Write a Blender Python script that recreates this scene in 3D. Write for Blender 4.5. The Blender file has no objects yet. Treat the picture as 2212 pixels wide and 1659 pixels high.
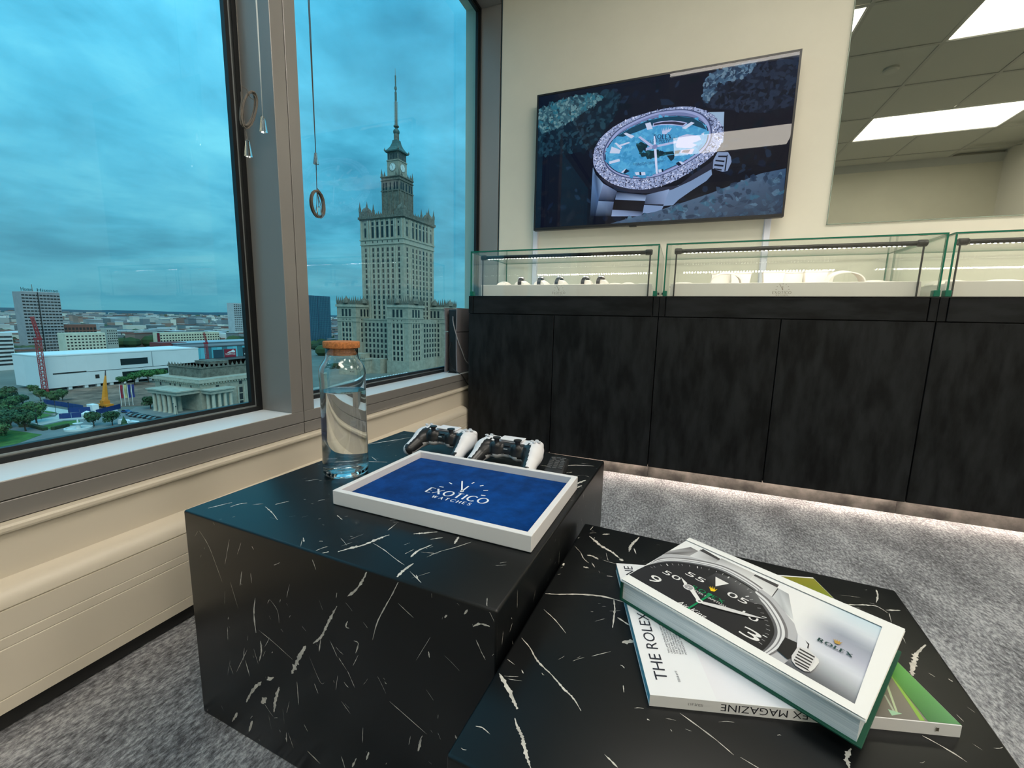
import bpy, bmesh, math, random
import numpy as np
from mathutils import Vector, Matrix, Euler
rnd = random.Random(7)
S = bpy.context.scene
COL = S.collection
R = math.radians

# ------------------------------------------------------------------ camera
CAM_Z = 0.735
cam_d = bpy.data.cameras.new('camera'); cam = bpy.data.objects.new('camera', cam_d); COL.objects.link(cam)
cam_d.sensor_fit = 'HORIZONTAL'; cam_d.sensor_width = 36.0; cam_d.lens = 923.5 / 2212 * 36.0
cam_d.clip_start = 0.01; cam_d.clip_end = 40000
def cam_basis(p, r, y):
    f = Vector((math.sin(y) * math.cos(p), math.cos(y) * math.cos(p), -math.sin(p)))
    rt = Vector((math.cos(y), -math.sin(y), 0)); up = rt.cross(f)
    return rt * math.cos(r) + up * math.sin(r), -rt * math.sin(r) + up * math.cos(r), f
c_r, c_u, c_f = cam_basis(0.1518, 0.02208, -0.37198)
cam.matrix_world = Matrix(((c_r.x, c_u.x, -c_f.x, 0), (c_r.y, c_u.y, -c_f.y, 0), (c_r.z, c_u.z, -c_f.z, CAM_Z), (0, 0, 0, 1)))
S.camera = cam

# ------------------------------------------------------------------ view, sky, daylight
S.cycles.transparent_max_bounces = 32; S.cycles.max_bounces = 12; S.cycles.transmission_bounces = 12; S.cycles.glossy_bounces = 6; S.cycles.diffuse_bounces = 5
S.view_settings.view_transform = 'Standard'
try: S.view_settings.look = 'None'
except Exception: pass
S.view_settings.exposure = 0.0; S.view_settings.gamma = 1.0; S.view_settings.use_curve_mapping = False
W = bpy.data.worlds.new('sky'); S.world = W; W.use_nodes = True
nt = W.node_tree; nt.nodes.clear()
def N(tree, typ, **kw):
    n = tree.nodes.new(typ)
    for k, v in kw.items():
        if k in ('operation', 'blend_type', 'data_type', 'noise_dimensions', 'feature', 'distance', 'wave_type', 'bands_direction', 'gradient_type', 'attribute_name', 'clamp', 'vector_type', 'interpolation_type', 'distribution'): setattr(n, k, v)
        elif k == 'inp':
            for a, b in v.items(): n.inputs[a].default_value = b
    return n
def ramp(tree, stops, interp='LINEAR'):
    n = tree.nodes.new('ShaderNodeValToRGB'); n.color_ramp.interpolation = interp
    e = n.color_ramp.elements
    while len(e) < len(stops): e.new(0.5)
    for i, (p, c) in enumerate(stops):
        e[i].position = p; e[i].color = (c[0], c[1], c[2], 1) if not isinstance(c, (int, float)) else (c, c, c, 1)
    return n
def L(tree, a, b): tree.links.new(a, b)
def build_sky():
    t = nt
    tc = N(t, 'ShaderNodeTexCoord'); sep = N(t, 'ShaderNodeSeparateXYZ'); L(t, tc.outputs['Generated'], sep.inputs[0])
    zc = N(t, 'ShaderNodeMath', operation='MAXIMUM', inp={1: 0.0}); L(t, sep.outputs[2], zc.inputs[0])
    zp = N(t, 'ShaderNodeMath', operation='ADD', inp={1: 0.16}); L(t, zc.outputs[0], zp.inputs[0])
    ux = N(t, 'ShaderNodeMath', operation='DIVIDE'); L(t, sep.outputs[0], ux.inputs[0]); L(t, zp.outputs[0], ux.inputs[1])
    uy = N(t, 'ShaderNodeMath', operation='DIVIDE'); L(t, sep.outputs[1], uy.inputs[0]); L(t, zp.outputs[0], uy.inputs[1])
    cb = N(t, 'ShaderNodeCombineXYZ'); L(t, ux.outputs[0], cb.inputs[0]); L(t, uy.outputs[0], cb.inputs[1])
    n1 = N(t, 'ShaderNodeTexNoise', inp={'Scale': 0.75, 'Detail': 9.0, 'Roughness': 0.55, 'Distortion': 0.6}); L(t, cb.outputs[0], n1.inputs['Vector'])
    n2 = N(t, 'ShaderNodeTexNoise', inp={'Scale': 2.6, 'Detail': 6.0, 'Roughness': 0.55, 'Distortion': 0.3}); L(t, cb.outputs[0], n2.inputs['Vector'])
    mx = N(t, 'ShaderNodeMix', data_type='FLOAT', inp={0: 0.33}); L(t, n1.outputs[0], mx.inputs[2]); L(t, n2.outputs[0], mx.inputs[3])
    cl = ramp(t, [(0.36, SKY[0]), (0.46, SKY[1]), (0.55, SKY[2]), (0.65, SKY[3])]); L(t, mx.outputs[0], cl.inputs[0])
    hz = ramp(t, [(0.0, 1.0), (0.16, 0.35), (0.5, 0.0)]); L(t, zc.outputs[0], hz.inputs[0])
    m2 = N(t, 'ShaderNodeMix', data_type='RGBA'); L(t, hz.outputs[0], m2.inputs[0]); L(t, cl.outputs[0], m2.inputs[6]); m2.inputs[7].default_value = (*SKY[4], 1)
    # thin dark cloud bars keep some structure low over the horizon
    m3 = N(t, 'ShaderNodeMix', data_type='RGBA', blend_type='MULTIPLY', inp={0: 0.55}); L(t, m2.outputs[2], m3.inputs[6])
    bar = ramp(t, [(0.38, (0.62, 0.80, 0.88)), (0.58, (1.15, 1.08, 1.04))]); L(t, mx.outputs[0], bar.inputs[0]); L(t, bar.outputs[0], m3.inputs[7])
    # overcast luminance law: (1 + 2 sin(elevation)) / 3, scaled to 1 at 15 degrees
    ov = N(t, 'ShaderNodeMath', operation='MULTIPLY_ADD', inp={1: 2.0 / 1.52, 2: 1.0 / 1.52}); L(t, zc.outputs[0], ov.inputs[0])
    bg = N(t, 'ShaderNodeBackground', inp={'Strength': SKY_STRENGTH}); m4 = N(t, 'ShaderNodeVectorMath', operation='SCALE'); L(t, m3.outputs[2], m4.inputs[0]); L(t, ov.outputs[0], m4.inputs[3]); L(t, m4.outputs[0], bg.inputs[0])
    out = N(t, 'ShaderNodeOutputWorld'); L(t, bg.outputs[0], out.inputs[0])
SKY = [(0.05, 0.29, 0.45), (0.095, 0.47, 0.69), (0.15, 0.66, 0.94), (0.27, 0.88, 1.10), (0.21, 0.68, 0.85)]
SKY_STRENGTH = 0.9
PANEL_STRENGTH = 12.0
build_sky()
sun_d = bpy.data.lights.new('daylight_sun', 'SUN'); sun = bpy.data.objects.new('daylight_sun', sun_d); COL.objects.link(sun)
sun_d.energy = 2.1; sun_d.angle = R(50); sun_d.color = (1.0, 0.90, 0.76)
sun.rotation_euler = Vector((-0.55, 0.42, -0.72)).to_track_quat('-Z', 'Y').to_euler()

# ------------------------------------------------------------------ materials
MATS = {}
def mat(name, col=(0.5, 0.5, 0.5), rough=0.5, metal=0.0, spec=0.5, var=None, bump=None, emit=None, stretch=None, trans=0.0, ior=1.45, coat=0.0, sheen=0.0, attr=False, alpha=None):
    if name in MATS: return MATS[name]
    m = bpy.data.materials.new(name); m.use_nodes = True; t = m.node_tree
    b = t.nodes['Principled BSDF']
    b.inputs['Base Color'].default_value = (*col, 1); b.inputs['Roughness'].default_value = rough; b.inputs['Metallic'].default_value = metal
    b.inputs['Specular IOR Level'].default_value = spec; b.inputs['IOR'].default_value = ior
    b.inputs['Transmission Weight'].default_value = trans; b.inputs['Coat Weight'].default_value = coat
    if sheen: b.inputs['Sheen Weight'].default_value = sheen
    vec = None
    if var or bump:
        tc = N(t, 'ShaderNodeTexCoord'); mp = N(t, 'ShaderNodeMapping'); L(t, tc.outputs['Object'], mp.inputs[0])
        if stretch: mp.inputs['Scale'].default_value = stretch
        vec = mp.outputs[0]
    if var:   # (scale, low colour factor, high colour factor, detail)
        nz = N(t, 'ShaderNodeTexNoise', inp={'Scale': var[0], 'Detail': var[3] if len(var) > 3 else 6.0, 'Roughness': 0.6}); L(t, vec, nz.inputs['Vector'])
        lo = tuple(min(1, c * var[1]) for c in col); hi = tuple(min(1, c * var[2]) for c in col)
        rp = ramp(t, [(0.36, lo), (0.64, hi)]); L(t, nz.outputs[0], rp.inputs[0]); L(t, rp.outputs[0], b.inputs['Base Color'])
    if bump:
        nb = N(t, 'ShaderNodeTexNoise', inp={'Scale': bump[0], 'Detail': 4.0}); L(t, vec, nb.inputs['Vector'])
        bp = N(t, 'ShaderNodeBump', inp={'Strength': bump[1], 'Distance': bump[2] if len(bump) > 2 else 0.002}); L(t, nb.outputs[0], bp.inputs['Height']); L(t, bp.outputs[0], b.inputs['Normal'])
    if attr:
        at = N(t, 'ShaderNodeAttribute'); at.attribute_name = 'Col'; L(t, at.outputs['Color'], b.inputs['Base Color'])
    if emit:
        b.inputs['Emission Color'].default_value = (*emit[0], 1); b.inputs['Emission Strength'].default_value = emit[1]
    MATS[name] = m; return m
def pane_mat(name, tint, refl=1.0, rough=0.0, ior=1.5):
    """thin flat glass: lets light through with a tint, mirrors by Fresnel"""
    if name in MATS: return MATS[name]
    m = bpy.data.materials.new(name); m.use_nodes = True; t = m.node_tree; t.nodes.clear()
    tr = N(t, 'ShaderNodeBsdfTransparent'); tr.inputs[0].default_value = (*tint, 1)
    gl = N(t, 'ShaderNodeBsdfGlossy'); gl.inputs['Roughness'].default_value = rough; gl.inputs[0].default_value = (refl, refl, refl, 1)
    geo = N(t, 'ShaderNodeNewGeometry')
    fr = N(t, 'ShaderNodeFresnel', inp={'IOR': ior}); 
    # thin pane: same fresnel from both sides
    inv = N(t, 'ShaderNodeMix', data_type='FLOAT'); L(t, geo.outputs['Backfacing'], inv.inputs[0]); inv.inputs[2].default_value = ior; inv.inputs[3].default_value = 1.0 / ior
    L(t, inv.outputs[0], fr.inputs['IOR'])
    mx = N(t, 'ShaderNodeMixShader'); L(t, fr.outputs[0], mx.inputs[0]); L(t, tr.outputs[0], mx.inputs[1]); L(t, gl.outputs[0], mx.inputs[2])
    o = N(t, 'ShaderNodeOutputMaterial'); L(t, mx.outputs[0], o.inputs[0])
    MATS[name] = m; return m
def emis(name, col, st):
    return mat(name, (0.8, 0.8, 0.8), 0.5, emit=(col, st))

# ------------------------------------------------------------------ mesh building
def link(o, parent=None):
    COL.objects.link(o)
    if parent is not None: o.parent = parent
    return o
def tag(o, label=None, cat=None, group=None, kind=None):
    if label: o['label'] = label
    if cat: o['category'] = cat
    if group: o['group'] = group
    if kind: o['kind'] = kind
    return o
def empty(name, loc=(0, 0, 0), rz=0.0, label=None, cat=None, group=None, kind=None):
    o = bpy.data.objects.new(name, None); COL.objects.link(o); o.location = loc; o.rotation_euler = (0, 0, R(rz)); o.empty_display_size = 0.05
    return tag(o, label, cat, group, kind)
def mat_of(o):
    """matrix of an object and its parents from their location and rotation"""
    m = Matrix.Translation(o.location) @ Euler(o.rotation_euler).to_matrix().to_4x4()
    return mat_of(o.parent) @ m if o.parent else m
class MB:
    def __init__(s): s.v = []; s.f = []; s.mi = []; s.c = []
    def add(s, vs, fs, mi=0, col=None):
        k = len(s.v); s.v += [tuple(p) for p in vs]
        for f in fs: s.f.append(tuple(i + k for i in f)); s.mi.append(mi); s.c.append(col)
        return s
    def box(s, x0, x1, y0, y1, z0, z1, mi=0, rz=0.0, piv=None, col=None):
        P = [(x, y, z) for z in (z0, z1) for y in (y0, y1) for x in (x0, x1)]
        if rz:
            cx, cy = piv if piv else ((x0 + x1) / 2, (y0 + y1) / 2); c, n = math.cos(R(rz)), math.sin(R(rz))
            P = [(cx + (x - cx) * c - (y - cy) * n, cy + (x - cx) * n + (y - cy) * c, z) for x, y, z in P]
        return s.add(P, [(0, 2, 3, 1), (4, 5, 7, 6), (0, 1, 5, 4), (2, 6, 7, 3), (0, 4, 6, 2), (1, 3, 7, 5)], mi, col)
    def prism(s, pts, h0, h1, axis='z', mi=0, col=None):
        n = len(pts)
        def P(a, b, h): return (a, b, h) if axis == 'z' else ((a, h, b) if axis == 'y' else (h, a, b))
        vs = [P(a, b, h0) for a, b in pts] + [P(a, b, h1) for a, b in pts]
        fs = [tuple(range(n - 1, -1, -1)), tuple(range(n, 2 * n))] + [(i, (i + 1) % n, n + (i + 1) % n, n + i) for i in range(n)]
        return s.add(vs, fs, mi, col)
    def lathe(s, prof, n=24, c=(0, 0, 0), mi=0, cap=True):
        vs = []; fs = []
        for r, z in prof:
            for i in range(n): a = 2 * math.pi * i / n; vs.append((c[0] + r * math.cos(a), c[1] + r * math.sin(a), c[2] + z))
        for j in range(len(prof) - 1):
            for i in range(n): fs.append((j * n + i, j * n + (i + 1) % n, (j + 1) * n + (i + 1) % n, (j + 1) * n + i))
        if cap: fs.append(tuple(range(n - 1, -1, -1))); fs.append(tuple((len(prof) - 1) * n + i for i in range(n)))
        return s.add(vs, fs, mi)
    def tube(s, path, r, n=8, mi=0, cap=True):
        P = [Vector(p) for p in path]; vs = []; fs = []; m = len(P)
        up = Vector((0, 0, 1)); prev = None
        for i, p in enumerate(P):
            d = (P[min(i + 1, m - 1)] - P[max(i - 1, 0)]).normalized()
            if prev is None: a = d.cross(up if abs(d.z) < 0.9 else Vector((1, 0, 0))).normalized()
            else: a = (prev - d * prev.dot(d)).normalized()
            prev = a; b = d.cross(a); rr = r[i] if isinstance(r, (list, tuple)) else r
            for k in range(n): t = 2 * math.pi * k / n; vs.append(p + (a * math.cos(t) + b * math.sin(t)) * rr)
        for i in range(m - 1):
            for k in range(n): fs.append((i * n + k, i * n + (k + 1) % n, (i + 1) * n + (k + 1) % n, (i + 1) * n + k))
        if cap: fs.append(tuple(range(n - 1, -1, -1))); fs.append(tuple((m - 1) * n + k for k in range(n)))
        return s.add(vs, fs, mi)
    def ball(s, c, r, n=12, m=8, mi=0):
        rx, ry, rz_ = r if isinstance(r, (tuple, list)) else (r, r, r); vs = [(c[0], c[1], c[2] - rz_)]; fs = []
        for j in range(1, m):
            t = -math.pi / 2 + math.pi * j / m
            for i in range(n): a = 2 * math.pi * i / n; vs.append((c[0] + rx * math.cos(t) * math.cos(a), c[1] + ry * math.cos(t) * math.sin(a), c[2] + rz_ * math.sin(t)))
        vs.append((c[0], c[1], c[2] + rz_)); T = len(vs) - 1
        for i in range(n):
            fs.append((0, 1 + (i + 1) % n, 1 + i)); fs.append((T, 1 + (m - 2) * n + i, 1 + (m - 2) * n + (i + 1) % n))
            for j in range(m - 2): fs.append((1 + j * n + i, 1 + j * n + (i + 1) % n, 1 + (j + 1) * n + (i + 1) % n, 1 + (j + 1) * n + i))
        return s.add(vs, fs, mi)
    def mesh(s, name, mats, smooth=False, bevel=0.0, seg=2, colors=False, fixn=True):
        me = bpy.data.meshes.new(name); me.from_pydata(s.v, [], s.f)
        for m in (mats if isinstance(mats, (list, tuple)) else [mats]): me.materials.append(m)
        me.polygons.foreach_set('material_index', s.mi)
        if colors:
            ca = me.color_attributes.new('Col', 'FLOAT_COLOR', 'CORNER'); i = 0; buf = []
            for f, c in zip(s.f, s.c):
                for k in range(len(f)):
                    cc = c[k] if isinstance(c[0], (list, tuple)) else c
                    buf += [cc[0], cc[1], cc[2], 1.0]
            ca.data.foreach_set('color', buf)
        if bevel or fixn:
            bm = bmesh.new(); bm.from_mesh(me)
            if fixn: bmesh.ops.recalc_face_normals(bm, faces=bm.faces)
            if bevel:
                ed = [e for e in bm.edges if len(e.link_faces) == 2 and e.calc_face_angle(0) > 0.5]
                bmesh.ops.bevel(bm, geom=ed, offset=bevel, segments=seg, profile=0.5, affect='EDGES', clamp_overlap=True)
            bm.to_mesh(me); bm.free()
        if smooth:
            me.polygons.foreach_set('use_smooth', [True] * len(me.polygons))
            if smooth != 'all':
                try: me.set_sharp_from_angle(angle=R(smooth if smooth is not True else 35))
                except Exception: pass
        me.update(); return me
    def build(s, name, mats, parent=None, local=False, **kw):
        if parent is not None and not local:
            inv = mat_of(parent).inverted(); s.v = [tuple(inv @ Vector(p)) for p in s.v]
        me = s.mesh(name, mats, **kw)
        return link(bpy.data.objects.new(name, me), parent)
def copy_tree(o, parent=None):
    c = o.copy(); COL.objects.link(c); c.parent = parent
    for ch in list(o.children): copy_tree(ch, c)
    return c
def solo(name, mb, mats, loc, label, cat, group=None, rz=0, **kw):
    """a thing that is one mesh, with its origin at loc"""
    e = Matrix.Translation(Vector(loc)) @ Matrix.Rotation(R(rz), 4, 'Z'); inv = e.inverted()
    mb.v = [tuple(inv @ Vector(p)) for p in mb.v]
    o = bpy.data.objects.new(name, mb.mesh(name, mats, **kw)); COL.objects.link(o); o.location = loc; o.rotation_euler = (0, 0, R(rz))
    return tag(o, label, cat, group)
def struct(name, mb, mats, parent=None, **kw):
    o = mb.build(name, mats, parent, **kw)
    if parent is None: o['kind'] = 'structure'
    return o
def smooth_curve(pts, k=6, closed=True):
    """Catmull-Rom through the points"""
    n = len(pts); out = []
    for i in range(n if closed else n - 1):
        if closed: p0, p1, p2, p3 = pts[i - 1], pts[i], pts[(i + 1) % n], pts[(i + 2) % n]
        else: p0, p1, p2, p3 = pts[max(i - 1, 0)], pts[i], pts[i + 1], pts[min(i + 2, n - 1)]
        for j in range(k):
            t = j / k
            out.append(tuple(0.5 * (2 * b + (c - a) * t + (2 * a - 5 * b + 4 * c - d) * t * t + (3 * b - a - 3 * c + d) * t ** 3) for a, b, c, d in zip(p0, p1, p2, p3)))
    if not closed: out.append(tuple(pts[-1]))
    return out
ORD = ['first', 'second', 'third', 'fourth', 'fifth', 'sixth', 'seventh', 'eighth', 'ninth', 'tenth', 'eleventh', 'twelfth', 'thirteenth', 'fourteenth', 'fifteenth']
def pairs(fl, k=0.001): return [(fl[i] * k, fl[i + 1] * k) for i in range(0, len(fl), 2)]
def srgb(r, g, b):
    f = lambda c: (c / 255 / 12.92) if c <= 10.3 else (((c / 255) + 0.055) / 1.055) ** 2.4
    return (f(r), f(g), f(b))
def text_polys(body, x, y, width, height=None, shear=0.0, spacing=1.0):
    """outline polygons of a word in the built-in font, fitted to a width, as triangles"""
    cu = bpy.data.curves.new('lettering', 'FONT'); cu.body = body; cu.size = 1.0; cu.resolution_u = 3; cu.space_character = spacing; cu.fill_mode = 'FRONT'
    ob = bpy.data.objects.new('lettering', cu); COL.objects.link(ob)
    dg = bpy.context.evaluated_depsgraph_get(); me = ob.evaluated_get(dg).to_mesh()
    V = [tuple(v.co) for v in me.vertices]; F = [tuple(p.vertices) for p in me.polygons]
    ob.evaluated_get(dg).to_mesh_clear(); bpy.data.objects.remove(ob); bpy.data.curves.remove(cu)
    x0 = min(v[0] for v in V); x1 = max(v[0] for v in V); y1 = max(v[1] for v in V)
    k = width / (x1 - x0); kh = (height / y1) if height else k
    return [(x + (v[0] - x0) * k + v[1] * kh * shear, y + v[1] * kh) for v in V], F
VT=[(5.04,[37,-284,45.8,-269,57.3,-252.3,63.8,-228.8,71.1,-213]),(4.19,[152.4,-297.3,150.7,-280.4,152.2,-260.9]),(3.87,[139.3,-249.8,138.5,-231.9,147.2,-208.4]),(1.13,[64.3,-243.1,93.1,-251.3,125.7,-263.9,143.9,-269.7]),(1.22,[159.7,-239.9,167.7,-220.4,182.2,-199.7,196,-175.9]),(2.76,[-270,-277.1,-263.3,-260.1,-257,-243.7]),(2.76,[-241.3,-257.2,-239.5,-244.1,-231.3,-233.4]),(1.82,[-216,-234.1,-202.8,-223.3]),(3.19,[-181.5,-216.8,-176.9,-206.2,-172.2,-195.3]),(2.1,[-190.2,-229.3,-157.4,-240.4,-126.4,-254.3]),(1.56,[6.7,-296.1,8.9,-286.9,13.1,-279.4]),(2.42,[19.6,-296.7,25.6,-289.5]),(4.07,[102.8,-194.4,114.8,-185.3,132.7,-172.1]),(2.29,[135.9,-196.5,150,-183.5]),(3.88,[175.7,-191.6,172.5,-178.5,170.8,-170.3]),(1.47,[59.4,-203.1,56.6,-177.7]),(1.54,[-51.8,-199.2,-31.6,-207.4]),(1.05,[278,-283,284.9,-297.8]),(1.97,[-40.6,-276.9,-28.5,-285.7]),(1.85,[-126.8,-172.6,-121.5,-161.2]),(0.97,[159.4,-278.4,188.3,-292.7]),(1.49,[171.7,-281.4,178.5,-286.8]),(0.67,[-8.9,-311.5,-37.4,-281.3]),(4.5,[-296.4,139.4,-268.5,188.5,-235.1,250.1]),(3.42,[-202.2,36.2,-155.6,53.2]),(2.5,[-214.5,67.3,-184.2,50.8]),(3.9,[171.1,199,203.9,206,242.1,235.7,284.4,252.5]),(2.7,[200.2,301.1,240.9,299.3,282.1,304]),(5.8,[277.4,124.1,290.3,155]),(3.91,[284.2,104.4,290.2,122.7])]
VF=[(3.88,[105.7,395.8,97.3,379.1,84,360.6,68.8,346.6]),(4.84,[47.9,325,34.8,302.5,23.1,281.4,13.2,263.5,-4.1,247]),(1.95,[13.2,263.5,8,238.1]),(7.79,[-19.5,237,-32.2,217.1,-45.5,193.6,-54.7,175.9]),(1.86,[158.8,396.7,145.2,369.8,132.8,347.8,120,322.4,111.3,293.8]),(2.85,[-128.4,283.6,-134.4,253.3,-132.7,220.4]),(2.9,[-123.1,209.2,-122.9,189.9,-130.1,169.3]),(6.55,[-97,152.7,-114.9,140.6]),(6.89,[-128.6,131.8,-153.2,104.9,-172.2,74.4]),(9.53,[-118.2,106,-132.7,89.7]),(7.18,[-85.8,139.3,-96.5,111.9,-103,85.7]),(5.29,[-199,41.6,-216.3,15.8]),(5.1,[-159.6,43.2,-171.5,16.5]),(0.93,[-125.6,227.6,-91.2,217.4,-50.6,202.5]),(1.22,[138,208.9,162,199.7,199.5,185.1]),(0.88,[156.7,363.1,180.5,350.3]),(2.72,[267.9,367.2,277.5,374,290.6,374.9]),(2.75,[255.6,379.7,260.4,387.2]),(0.95,[285.3,411.2,291.5,391.4,299.8,379.1]),(1.77,[77.2,280.4,85.3,279.1,79.7,261.6]),(1.06,[46.9,242.2,61.5,227.5]),(0.77,[73.8,239.5,84.5,260.6]),(1.54,[-43.7,166.1,-42.9,125.1]),(0.89,[-92.6,291.4,-77.8,277.8,-75.7,257]),(1,[-259.8,368.8,-238.8,348.1,-223.8,319.7,-209.3,288.2]),(3.35,[184.7,151.6,190.8,172.7]),(3.27,[92.6,91.3,98.2,107.7]),(1.76,[43.5,72.9,49.7,55.6]),(3.39,[64.2,64.5,73.7,84.9]),(0.68,[206.4,331.3,183.8,289.6]),(2.19,[204.7,301.4,203.5,309.9]),(2.05,[67,307.5,63.2,297.9,69.8,297.3]),(1.28,[49,346.1,46.9,337.2]),(2.98,[-76.1,59.2,-76.9,40.4]),(2.46,[227.7,365.8,231.6,370.7]),(2.67,[247.4,195.7,243.4,204.4]),(1,[-191.8,125.3,-158.6,180.1]),(2.05,[-165.5,157.5,-157.2,130.4]),(1.92,[-156.2,322.2,-163.6,295]),(1.55,[-134.6,325.1,-134.3,308.2]),(0.94,[-198.1,323.4,-181.1,371.6]),(0.71,[-217.1,110.1,-206.2,142.2]),(0.66,[-188.1,294.3,-173,250.5]),(0.57,[-13.2,221.2,6.6,186.4,15.8,188.6]),(0.82,[48.4,170.5,65,156.8]),(1.55,[-33.5,93.8,-26.4,84.1]),(1.9,[-2.7,36.9,-29,46.8])]
VL=[(4.87,[-238.4,-149.5,-225.9,-159.5,-211.3,-172.5,-202,-182.1]),(3.55,[-200.4,-192.4,-194.1,-200,-186.5,-206.6,-181.5,-214,-173.3,-224.8,-167.1,-231.5]),(2.16,[-237.1,-87.8,-220.3,-99.4,-205.4,-113.8,-183.4,-126,-167.2,-136.8,-152.8,-144.8,-141.5,-155.8]),(1.01,[-232,-216.9,-224.8,-215.5,-215.4,-218.2]),(1.17,[-230.3,-24.6,-208.8,-38.1,-188.3,-55.7]),(7.15,[-244.5,81.6,-236.9,91]),(1.26,[-217.5,-134,-213.6,-137.7]),(0.94,[-238.9,-126.8,-228,-130.5]),(3.2,[-242.6,8.1,-223.4,15,-192.5,30,-160.3,39.7,-130.3,40.4]),(6.12,[-222.4,205.4,-210.2,194.3,-197.4,182.5,-184.4,174.7,-170.9,166.1,-157.1,153.8]),(5.47,[-137.1,244.3,-141.9,224.8,-146,208,-146.4,182.7]),(3.71,[-210.2,139.3,-200.1,139.9,-189.5,135]),(2.73,[-252.4,157,-248.3,172.1,-238.1,192.3]),(4.67,[-254.7,210.7,-246.8,186.3]),(1.29,[-237.2,158.1,-223.1,143.3,-212.7,126.4,-201.5,116.5]),(4.4,[-201.8,222.7,-189.9,230.3]),(5.29,[-249.1,83.6,-239.9,84.1,-238.7,98.2]),(2.14,[-140.1,198.2,-134,181.3]),(1.91,[-197.3,119.9,-189.7,108.7]),(5.67,[-156.9,152.4,-150.6,148.4]),(3.8,[-206.8,101.7,-197.8,102.1]),(2.06,[-226.9,230,-225.1,246]),(2.47,[154.9,173.5,173.4,181.1,189,188,203.5,191.4,212.3,180.4]),(2.47,[212.3,187.3,231.4,195.7]),(6.02,[233.3,124.6,215.2,98.9,208.2,83.4,198,61.1,196.7,54]),(1.32,[172.8,-36.9,180.9,-40.3,192.9,-47.3,199.5,-52.7]),(2.2,[216.4,241.2,213.6,224.2,205.3,202.2]),(1.14,[213.8,181.1,209.3,158]),(1.05,[215.1,67.4,219.9,63.2]),(1.78,[232.5,66.5,235.3,63.4]),(0.88,[216.9,9.2,219.4,1.6]),(0.69,[212.7,135.2,210.6,116]),(0.53,[232.2,26.3,236.3,20.7]),(0.46,[214.2,-26,219.7,-31]),(1.35,[-48,-114.2,-30.4,-122,-13.2,-130.5,0.4,-139]),(1.49,[-109.9,-190.1,-96.4,-196.9]),(1.02,[6,-138.6,21.7,-142.9]),(4.25,[103.8,-83.4,97,-97.3,96.8,-107.7]),(8.95,[-119.6,-40.4,-107.4,-31.7]),(2.5,[-145.8,42.2,-139.8,16.9,-135.7,-19.4]),(0.99,[-107.4,-104.6,-105,-113.9]),(2.71,[-133.3,3.5,-115.3,-5]),(1.15,[-78.3,-135.8,-75.4,-136.2]),(1.11,[-55.6,-137.3,-54.1,-139.1])]
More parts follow.
